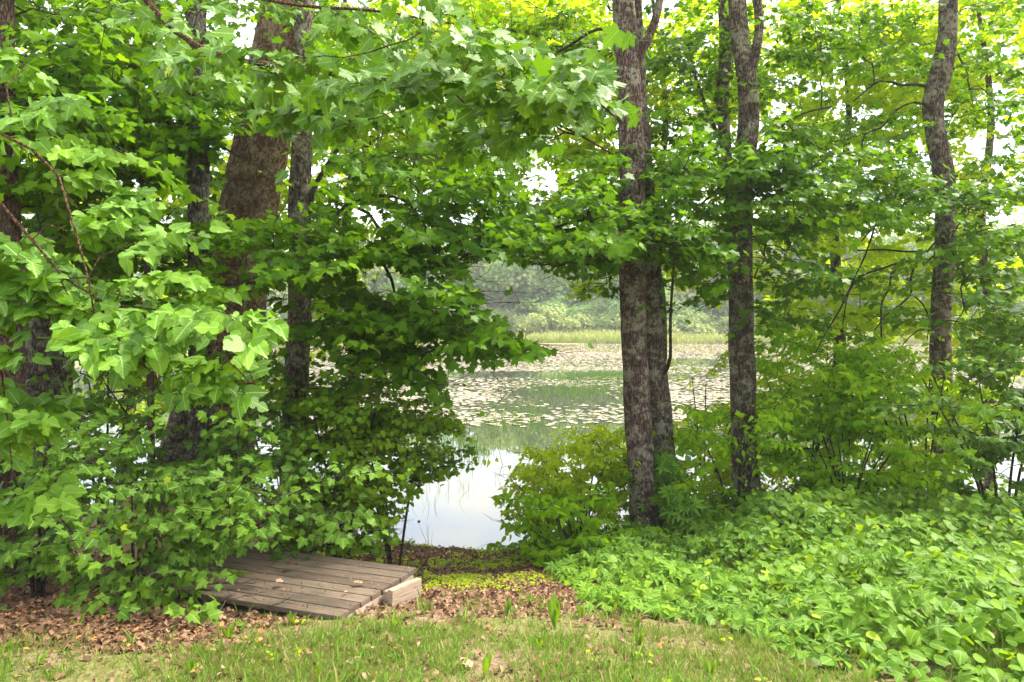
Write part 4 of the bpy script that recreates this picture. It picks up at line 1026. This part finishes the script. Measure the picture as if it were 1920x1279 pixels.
a, b_ = ground_hit(722, 1146), ground_hit(797, 1122)
c = (a + b_) / 2; v = b_ - a; ra = math.atan2(v[1], v[0])
bd = empty('timber_block', (c[0], c[1], c[2]), 'short pale timber board standing on edge against the side of the deck', 'board')
bd.rotation_euler = (0, math.radians(4), ra)
boxes('board', [((0.02, .03, .045), (.165, .022, .085))], FW, bd, .004)
boxes('back_board', [((0.03, .085, .03), (.15, .022, .075))], FW, bd, .004)

# tan panel half hidden behind the saplings at left
def plain(name, col, rough=.6, metal=0., var=.15, sc_=8.):
    m, nt, out = new_mat(name); L = nt.links.new
    tc = nd(nt, 'TexCoord'); n = nd(nt, 'TexNoise', ins={'Scale': sc_, 'Detail': 6.}); L(tc.outputs['Object'], n.inputs['Vector'])
    c = ramp(nt, n.outputs[0], [(.3, tuple(v * (1 - var) for v in col)), (.7, tuple(min(1, v * (1 + var)) for v in col))])
    b = nd(nt, 'BsdfPrincipled', ins={'Roughness': rough, 'Metallic': metal}); L(c, b.inputs['Base Color']); L(b.outputs[0], out.inputs[0]); return m
pc = P(272, 965, 6.6); pg = float(ground_z(pc[0], pc[1]))
pn = empty('tan_panel', (pc[0], pc[1], pg), 'tan panel with a pale grey metal edge, half hidden behind the maple saplings at left', 'panel')
pn.rotation_euler = (math.radians(-14), 0, math.radians(6))
H = pc[2] + .18 - pg
boxes('panel', [((0, 0, H / 2), (.27, .014, H / 2))], plain('tan_board', (.46, .30, .15), .7), pn, .004)
PM = plain('pale_metal', (.55, .58, .64), .4, .6)
for sx_ in (1, -1): boxes('metal_edge', [((.288 * sx_, 0, H / 2), (.016, .02, H / 2 - .03))], PM, pn, .004)

# fallen twigs
def twig(label, pts, r0, mat='dead_twig', sub=True, seed=0):
    g = np.random.default_rng(seed)
    P0 = np.array(pts, float); base = P0[0]
    e = empty('fallen_twig', base, label, 'twig')
    t = Tubes(); c = catmull(P0, .03); c[1:-1] += g.normal(0, .003, c[1:-1].shape)
    t.add(c, np.linspace(r0, r0 * .35, len(c)), 6)
    if sub:
        for k in (.35, .6, .8):
            i = int(k * (len(c) - 1)); d = norm(c[i] - c[i - 1]); s = norm(np.array([-d[1], d[0], .35])) * g.choice([-1, 1]); L_ = g.uniform(.05, .14)
            t.add(np.array([c[i], c[i] + (d * .6 + s * .6) * L_ * .5, c[i] + (d * .9 + s) * L_]), [r0 * .45, r0 * .35, r0 * .15], 5)
    t.build('stick', M[mat], e, base); return e


def gp(px, py, lift=.012):
    p = ground_hit(px, py); p[2] += lift; return p
def dp(px, py, lift=.01):                                    # a point on the deck top
    d = (EYE - (FC[2] + lift)) * F / (py - HY); p = P(px, py, d); p[2] = FC[2] + lift; return p
twig('pale straight stick lying on the left end of the deck planks', [dp(370, 1097, .012), dp(420, 1093, .016), dp(480, 1093, .014)], .009, seed=1)
twig('long thin pale twig slanting over the front left corner of the deck', [gp(385, 1138), dp(430, 1124, .03), dp(500, 1110, .05)], .006, seed=2)
twig('dark twig with a cluster of debris on the front edge of the deck', [dp(482, 1142, .012), dp(520, 1132, .02), dp(545, 1120, .03)], .005, 'twig', seed=3)
twig('pinkish twig in the dead leaves along the front edge of the deck', [gp(455, 1158), gp(510, 1165), gp(585, 1175)], .006, seed=4)
twig('forked twig pointing up out of the leaves before the deck', [gp(520, 1165), gp(505, 1150, .05), gp(490, 1134, .08)], .004, seed=5)
twig('long pale twig on the leaf litter left of the deck', [gp(200, 1178), gp(240, 1160, .03), gp(277, 1131, .06)], .006, seed=6)
twig('short curved twig in the leaf litter at left', [gp(170, 1130), gp(195, 1143, .02), gp(205, 1150)], .005, seed=7)
twig('dark broken stick on the grass right of the deck corner', [gp(672, 1180), gp(685, 1200), gp(700, 1212)], .008, 'twig', seed=8)
twig('brown stick lying in front of the timber block', [gp(745, 1166), gp(780, 1158), gp(815, 1153)], .007, 'twig_red', seed=9)
twig('bent pale stem on the bank by the water', [gp(758, 1040), gp(765, 1028, .08), gp(778, 1018, .10)], .006, seed=10)

def fallen_leaf(label, p, s, az, tone, pr=1, tilt=.15):
    B = Buf(); B.add(PR['dead'][pr], np.array([[0., 0, 0]]), np.array([[math.cos(az), math.sin(az), tilt]]), np.array([[0, 0, 1.]]), np.array([s]), np.array([tone]), np.array([.6]))
    o = B.build('fallen_leaf', M['litter']); o.location = [float(v) for v in p]
    tag(o, label, 'leaf'); return o
fallen_leaf('pale dry leaf lying in the middle of the deck planks', dp(518, 1091, .012), .062, .2, .86)
fallen_leaf('pinkish brown leaf on the right half of the deck', dp(663, 1092, .012), .075, .1, .72, 0)
fallen_leaf('small orange leaf on the deck near its front edge', dp(532, 1106, .012), .03, 1.4, 1., 2)
fallen_leaf('reddish scrap of leaf right of centre on the deck', dp(646, 1110, .012), .035, .8, .9, 0)
fallen_leaf('dark dead leaves clump on the rear planks of the deck', dp(538, 1059, .014), .075, .5, .02, 1)
fallen_leaf('tiny cream leaf on the deck behind the pale dry leaf', dp(496, 1076, .012), .022, 2., .88, 2)
fallen_leaf('tan curled leaf on the grass at the bottom centre', gp(885, 1258, .02), .09, 2.4, .88, 2, .3)

# ------------------------------------------------------------------ leaf litter (uncountable)
r = np.random.default_rng(31)
def scatter(n, x0, x1, y0, y1): return np.column_stack([r.uniform(x0, x1, n), r.uniform(y0, y1, n)])
def on_deck(x, y):
    lx = (x - FC[0]) * math.cos(-rz) - (y - FC[1]) * math.sin(-rz); ly = (x - FC[0]) * math.sin(-rz) + (y - FC[1]) * math.cos(-rz)
    return (lx > -1.75) & (lx < .02) & (ly > -.03) & (ly < 1.02)
q = np.vstack([scatter(11000, -4.5, 4.8, 2.9, 5.6), scatter(26000, -5, 5.5, 4.3, 10.6), scatter(11000, -2.2, .9, 4.6, 9.7), scatter(5000, -3.6, -1.2, 3.6, 4.8)])
x, y = q[:, 0], q[:, 1]
dens = .42 * noise2(x, y, 1.8) + .35 * noise2(x, y, 4.5) + 1.1 * sstep(3.9, 5.1, y) + .9 * sstep(-1.1, -1.9, x) * sstep(3.3, 3.9, y) + r.normal(0, .28, len(x)) - .12 + .5 * sstep(6.8, 8, y)
dk = on_deck(x, y)
k = ((dens > .08) & ~dk & (y < shore(x) + .15)) | (dk & (r.random(len(x)) < .09))
x, y, dk = x[k], y[k], dk[k]; n = len(x)
p = np.column_stack([x, y, np.where(dk, FC[2] + .012, ground_z(x, y) + r.uniform(.002, .03, n))])
lsz = np.where(dk, .35, 1.)
a = r.uniform(0, 6.283, n)
B = Buf()
tone = np.clip(.12 + .62 * r.random(n) + .12 * noise2(x, y, 1.3), 0, 1); tone = np.where(r.random(n) < .03, 1., tone)
B.add_kinds(PR['dead'], p, np.column_stack([np.cos(a), np.sin(a), r.normal(0, .25, n)]), norm(np.column_stack([r.normal(0, .35, (n, 2)), np.ones(n)])), r.uniform(.016, .05, n) * lsz, tone, r, r.uniform(.1, 1.6, n))
tag(B.build('leaf_litter', M['litter']), 'brown and tan dead leaves scattered over the ground', 'leaf litter', kind='stuff')

# ------------------------------------------------------------------ grass (uncountable)
q = np.vstack([scatter(150000, -3.6, 3.9, 2.8, 5.3), scatter(20000, -1.2, 1.3, 4.5, 6.2)])
x, y = q[:, 0], q[:, 1]
dens = .6 * noise2(x, y, 1.6) + .6 * noise2(x + 3, y, 5.) + 1.2 * sstep(4.7, 3.4, y) - .9 * sstep(-1.3, -2.0, x) * sstep(3.35, 4., y) + r.normal(0, .40, len(x)) - .70
k = (dens > 0.12) & ~on_deck(x, y)
x, y, dens = x[k], y[k], dens[k]; n = len(x)
p = np.column_stack([x, y, ground_z(x, y) - .004])
nt_ = 300
tq = scatter(nt_, -3.3, 3.2, 3.0, 4.9); tk = ~on_deck(tq[:, 0], tq[:, 1]) & (tq[:, 0] > -2.2 + r.normal(0, .4, nt_)); tq = tq[tk]
tx = np.repeat(tq[:, 0], 26) + r.normal(0, .028, 26 * len(tq)); ty = np.repeat(tq[:, 1], 26) + r.normal(0, .028, 26 * len(tq)); kk = ~on_deck(tx, ty); tx, ty = tx[kk], ty[kk]
p = np.vstack([p, np.column_stack([tx, ty, ground_z(tx, ty) - .004])]); dens = np.r_[dens, np.full(len(tx), 1.55)]; x = np.r_[x, tx]; y = np.r_[y, ty]; n = len(p)
h = r.uniform(.018, .055, n) * (.6 + .5 * np.clip(dens, 0, 2.1)) * (1 + .9 * (r.random(n) < .08))
rn = np.where(r.random(n) < .2, r.uniform(0, .2, n), np.clip(.3 + .6 * r.random(n) + .15 * noise2(x, y, 2.2), .2, 1))
tag(blades(p, h, 1.25, rn, .5).build('grass', M['grass']), 'short patchy lawn grass', 'grass', kind='stuff')

# low seedlings and moss on the path to the water
q = np.vstack([scatter(7000, -2.4, 1.2, 5.2, 10.2), scatter(700, -3.4, 3.4, 3.0, 5.2)])
x, y = q[:, 0], q[:, 1]
dens = .7 * noise2(x + 1, y, 2.0) + .5 * noise2(x, y, 6) + r.normal(0, .3, len(x)) + .3 * sstep(7, 9, y) - .35
k = (dens > .35) & ~on_deck(x, y) & (y < shore(x) + .25); x, y = x[k], y[k]; n = len(x)
B = Buf()
for _ in range(4):
    a = r.uniform(0, 6.283, n); pp = np.column_stack([x + r.normal(0, .02, n), y + r.normal(0, .02, n), ground_z(x, y) + r.uniform(.008, .05, n)])
    B.add_kinds(PR['ovate_lo'] + PR['round_lo'], pp, np.column_stack([np.cos(a), np.sin(a), r.uniform(-.2, .5, n)]), norm(np.column_stack([r.normal(0, .3, n), -.3 + r.normal(0, .3, n), np.ones(n)])), r.uniform(.014, .034, n) * (1 + .5 * (y > 6)), r.random(n), r)
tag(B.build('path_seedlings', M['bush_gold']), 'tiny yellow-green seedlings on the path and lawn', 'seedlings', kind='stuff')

# ------------------------------------------------------------------ upright broad weeds on the lawn
def weed(label, px, py, hpx, n, seed, lean=.25, pr='weed', group=None, wide=1.):
    g = np.random.default_rng(seed); b = gp(px, py, -.005); s = .9 * hpx / F * b[1]
    a = g.uniform(0, 6.283, n); rad = np.column_stack([np.cos(a), np.sin(a)]) * lean
    d = np.column_stack([rad, np.ones(n)]); nr = norm(np.column_stack([-rad * .6, np.full(n, .4)]) + [0, -1.1, 0])
    B = Buf(); v, t, u = PR[pr][0]; v = v.copy(); v[:, 0] *= wide
    B.add((v, t, u), np.zeros((n, 3)) + np.column_stack([rad * .02, np.zeros(n)]), d, nr, s * g.uniform(.6, 1.05, n), np.clip(g.random(n) * .6 + .2, 0, 1), g.uniform(.3, 1.4, n))
    o = B.build('weed', M['bitter']); o.location = [float(v_) for v_ in b]
    tag(o, label, 'weed', group)
weed('tall upright pale green weed leaf on the litter right of the path', 952, 1160, 46, 4, 1, .12)
weed('tallest broad weed beside the edge of the creeper bed', 1040, 1178, 75, 5, 2, .14, wide=1.2)
weed('lone folded bright leaf standing at the bottom centre of the lawn', 908, 1270, 62, 3, 3, .2, wide=1.3)
weed('small upright weed in front of the creeper edge', 1192, 1182, 40, 4, 4, .2)
weed('pair of pale weed leaves on the right-hand lawn', 1090, 1160, 42, 4, 5, .25)
weed('weed spear on the lawn at the bottom left', 362, 1266, 36, 4, 6, .3, wide=1.2)
weed('weed with upright leaves in front of the deck', 430, 1200, 36, 5, 7, .35)
weed('low weed rosette by the front corner of the deck', 640, 1205, 34, 6, 8, .6)
weed('leafy weed on the grass below the timber block', 740, 1180, 34, 6, 9, .5)
weed('weed clump at the bottom of the lawn left of centre', 590, 1268, 34, 6, 10, .5)
weed('weed tuft left of the deck in the dead leaves', 145, 1180, 34, 5, 11, .3)
weed('bright weed under the lowest twigs at left', 70, 1250, 34, 7, 12, .6)
weed('broad weed standing by the right end of the lawn', 1195, 1215, 40, 5, 13, .3)
weed('weed sprig at the bottom right of the lawn', 1330, 1262, 40, 6, 14, .4)
weed('weed with two wide leaves before the bare earth patch', 1010, 1215, 36, 6, 15, .5)
weed('weed sprout on the lawn between deck and bottom edge', 520, 1245, 30, 6, 16, .5)
weed('weed growing against the twig before the deck', 548, 1172, 34, 4, 17, .3)

# ------------------------------------------------------------------ creeper bed at right (uncountable)
edge = np.array([ground_hit(px, py)[:2] for px, py in ((985, 1035), (1035, 1085), (1080, 1120), (1150, 1152), (1230, 1168), (1320, 1186), (1420, 1216), (1500, 1236), (1600, 1262), (1700, 1300), (1800, 1345))])
def edge_dist(x, y):
    """signed distance to the right of / beyond the bed's front edge"""
    best = np.full(len(x), 1e9); P2 = np.column_stack([x, y])
    for i in range(len(edge) - 1):
        a, b = edge[i], edge[i + 1]; ab = b - a; t = np.clip(((P2 - a) @ ab) / (ab @ ab), 0, 1)
        d = np.linalg.norm(P2 - (a + t[:, None] * ab), axis=1); s = ab[0] * (P2[:, 1] - a[1]) - ab[1] * (P2[:, 0] - a[0])
        best = np.where(d < np.abs(best), np.where(s > 0, d, -d), best)
    return best
r = np.random.default_rng(41)
def bed(n, sel):
    q = scatter(n, .1, 6.2, 2.9, 9.6); x, y = q[:, 0], q[:, 1]
    e = edge_dist(x, y) + .12 * noise2(x, y, 3.5)
    k = (e > 0) & sel(x, y, e); x, y, e = x[k], y[k], e[k]
    h = (.06 + .14 * sstep(0, .9, e) + .12 * sstep(.7, 2.5, e)) * (1 + .38 * noise2(x, y, 1.7)) * (1 + .28 * noise2(x, y, 4.)) + .16 * sstep(1.6, 3.2, e)
    z = ground_z(x, y) + np.maximum(.03, h * (1.12 - .85 * r.random(len(x)) ** 1.3) + .03 * noise2(x, y, 9.))
    return np.column_stack([x, y, z])
def bed_leaves(B, prs, p, s0, s1, up=.9, face=-.55):
    n = len(p); a = r.uniform(0, 6.283, n)
    dr = np.column_stack([np.cos(a) + .1, np.sin(a) - .55, r.uniform(-.5, .2, n)]); nr = norm(np.column_stack([r.normal(-.1, .35, n), face + r.normal(0, .35, n), np.full(n, up)]))
    rn = np.clip(.45 * r.random(n) + .45 * r.random(n) ** 2 + .12 * noise2(p[:, 0], p[:, 1], 2.2), 0, .93); rn = np.where(r.random(n) < .008, 1., rn)
    B.add_kinds(prs, p, norm(dr), nr, r.uniform(s0, s1, n), rn, r, r.uniform(.1, 1.5, n))
wr = lambda x, y: noise2(x + 2, y, 1.1) * .6 + (x - 1.2) * .55 - (y - 4.2) * .25
B = Buf()
bed_leaves(B, PR['palmate'], bed(9500, lambda x, y, e: wr(x, y) + r.normal(0, .45, len(x)) < .3), .045, .085)
tag(B.build('creeper_bed', M['creeper']), 'bed of five-leaved creeper covering the ground right of the path', 'ground cover', kind='stuff')
B = Buf()
bed_leaves(B, PR['round'], bed(21000, lambda x, y, e: wr(x, y) + r.normal(0, .45, len(x)) > .0), .046, .086)
bed_leaves(B, PR['ovate'], bed(4500, lambda x, y, e: (e > .4)), .04, .085)
tag(B.build('bittersweet_bed', M['bitter']), 'bed of round-leaved bittersweet covering the ground at lower right', 'ground cover', kind='stuff')

# ------------------------------------------------------------------ arching vines
def vine(label, pts, seed, r0=.004, leaf=.06, n=16, mat='bitter', bare=.0):
    g = np.random.default_rng(seed); W = np.array([P(*q) for q in pts]); c = catmull(W, .05); base = c[0]
    e = empty('climbing_vine', base, label, 'vine')
    t = Tubes(); t.add(c, np.linspace(r0, r0 * .4, len(c)), 6)
    idx = np.linspace(1, len(c) - 2, n).astype(int); idx = idx[g.random(len(idx)) > bare]
    d = norm(c[idx + 1] - c[idx]); s = norm(np.cross(d, [0, 1., .2])) * np.where(np.arange(len(idx)) % 2, 1, -1)[:, None]
    for i, sv in zip(idx, s): t.add(np.array([c[i], c[i] + sv * .012 + [0, 0, .002], c[i] + sv * .022]), .0014, 4)
    t.build('stem', M['stem_green'], e, base)
    B = Buf(); B.add_kinds(PR['round'], c[idx] + s * .02, norm(s + d * .4 + [0, 0, -.35]), norm(np.column_stack([g.normal(0, .3, len(idx)), -np.ones(len(idx)), g.uniform(0, .8, len(idx))])),
                           leaf * g.uniform(.6, 1.15, len(idx)) * np.linspace(.75, 1.1, len(idx)), np.clip(.5 + .45 * g.random(len(idx)), 0, 1), g, g.uniform(.2, 1.4, len(idx)))
    B.build('foliage', M[mat], e, base)
vine('longest arching vine slanting down from the three-stemmed maple into the creeper bed', [(1402, 850, 6.9), (1440, 880, 6.7), (1510, 930, 6.3), (1570, 968, 6.0), (1625, 1015, 5.6), (1655, 1060, 5.3)], 1, n=18)
vine('thin vine shoot leaning from the foot of the three-stemmed maple', [(1392, 900, 7.6), (1430, 928, 7.2), (1470, 960, 6.9), (1510, 1000, 6.6), (1530, 1035, 6.3)], 2, .003, .045, 14)
vine('hanging vine with single round leaves before the crooked far-right trunk', [(1745, 735, 6.4), (1748, 800, 6.3), (1758, 850, 6.2), (1775, 905, 6.1), (1795, 950, 6.0), (1818, 1000, 5.9)], 3, .0035, .072, 15)
vine('slanting vine between the bare stems and the right edge', [(1650, 905, 6.8), (1680, 930, 6.6), (1720, 960, 6.4), (1770, 995, 6.1), (1830, 1020, 5.9)], 4, .003, .055, 16)
vine('curling pale vine tip at the right edge', [(1930, 868, 5.2), (1895, 875, 5.2), (1865, 900, 5.2), (1872, 918, 5.2), (1893, 926, 5.2), (1915, 940, 5.2)], 5, .004, .02, 10, bare=.5)
vine('long near-level vine strung across the shrubs at right', [(1470, 770, 7.2), (1560, 765, 7.1), (1650, 762, 7.), (1745, 757, 6.9), (1800, 775, 6.8)], 6, .003, .045, 14)

# ------------------------------------------------------------------ the damp summer air
hm = bpy.data.materials.new('haze_air'); hm.use_nodes = True; hn = hm.node_tree; hn.nodes.clear()
ho = hn.nodes.new('ShaderNodeOutputMaterial'); pv = hn.nodes.new('ShaderNodeVolumePrincipled')
pv.inputs['Color'].default_value = (.93, .97, 1., 1); pv.inputs['Density'].default_value = HAZE; pv.inputs['Anisotropy'].default_value = .0
hn.links.new(pv.outputs[0], ho.inputs['Volume'])
hz = boxes('haze', [((0, 190, 17.5), (262, 232, 22.5))], hm, None, .01)
tag(hz, 'pale haze in the air over the pond', 'haze', kind='stuff')

# ================================================================== CAMERA, SUN, SKY
cam = bpy.data.cameras.new('camera'); co = bpy.data.objects.new('camera', cam); COL.objects.link(co)
co.location = (0, 0, EYE); co.rotation_euler = (math.pi / 2, 0, 0)
cam.sensor_width = 36.; cam.lens = F / 1920 * 36.; cam.shift_y = (HY - 639.5) / 1920.; cam.clip_end = 3000; cam.clip_start = .05
sc.camera = co

SUN_EL, SUN_AZ = math.radians(55), math.radians(62)         # azimuth from +Y (across the pond) towards +X
sl = bpy.data.lights.new('sun', 'SUN'); sl.energy = 3.4; sl.angle = math.radians(14); sl.color = (1., .93, .80)
so = bpy.data.objects.new('sun', sl); COL.objects.link(so)
so.rotation_euler = (math.pi / 2 - SUN_EL, 0, math.pi - SUN_AZ)
wld = bpy.data.worlds.new('World'); sc.world = wld; wld.use_nodes = True
nt = wld.node_tree; nt.nodes.clear(); L = nt.links.new
out = nd(nt, 'OutputWorld'); bg = nd(nt, 'Background'); bg.inputs[1].default_value = .15
sky = nd(nt, 'TexSky', sky_type='NISHITA', sun_disc=False, sun_elevation=SUN_EL, sun_rotation=SUN_AZ, air_density=1.2, dust_density=2.5, ozone_density=1.)
tc = nd(nt, 'TexCoord'); mp = nd(nt, 'Mapping'); mp.inputs['Scale'].default_value = (1, 1, 2.6); L(tc.outputs['Generated'], mp.inputs[0])
n = nd(nt, 'TexNoise', ins={'Scale': 2.6, 'Detail': 7., 'Roughness': .58}); L(mp.outputs[0], n.inputs['Vector'])
cf = nd(nt, 'MapRange', ins={1: .40, 2: .62, 3: .25, 4: .9}); L(n.outputs[0], cf.inputs[0])
cloud = mixc(nt, sky.outputs[0], (5.2, 5.0, 4.6), cf.outputs[0])
L(cloud, bg.inputs[0]); L(bg.outputs[0], out.inputs[0])

sc.view_settings.view_transform = 'Standard'; sc.view_settings.look = 'None'; sc.view_settings.exposure = 1.98; sc.view_settings.gamma = 1
sc.render.engine = 'CYCLES'
cy = sc.cycles
cy.max_bounces = 8; cy.diffuse_bounces = 5; cy.glossy_bounces = 3; cy.transmission_bounces = 4; cy.transparent_max_bounces = 4
cy.use_denoising = True; cy.denoiser = 'OPENIMAGEDENOISE'; cy.sample_clamp_indirect = 8.; cy.caustics_reflective = False; cy.caustics_refractive = False
sc.render.film_transparent = False
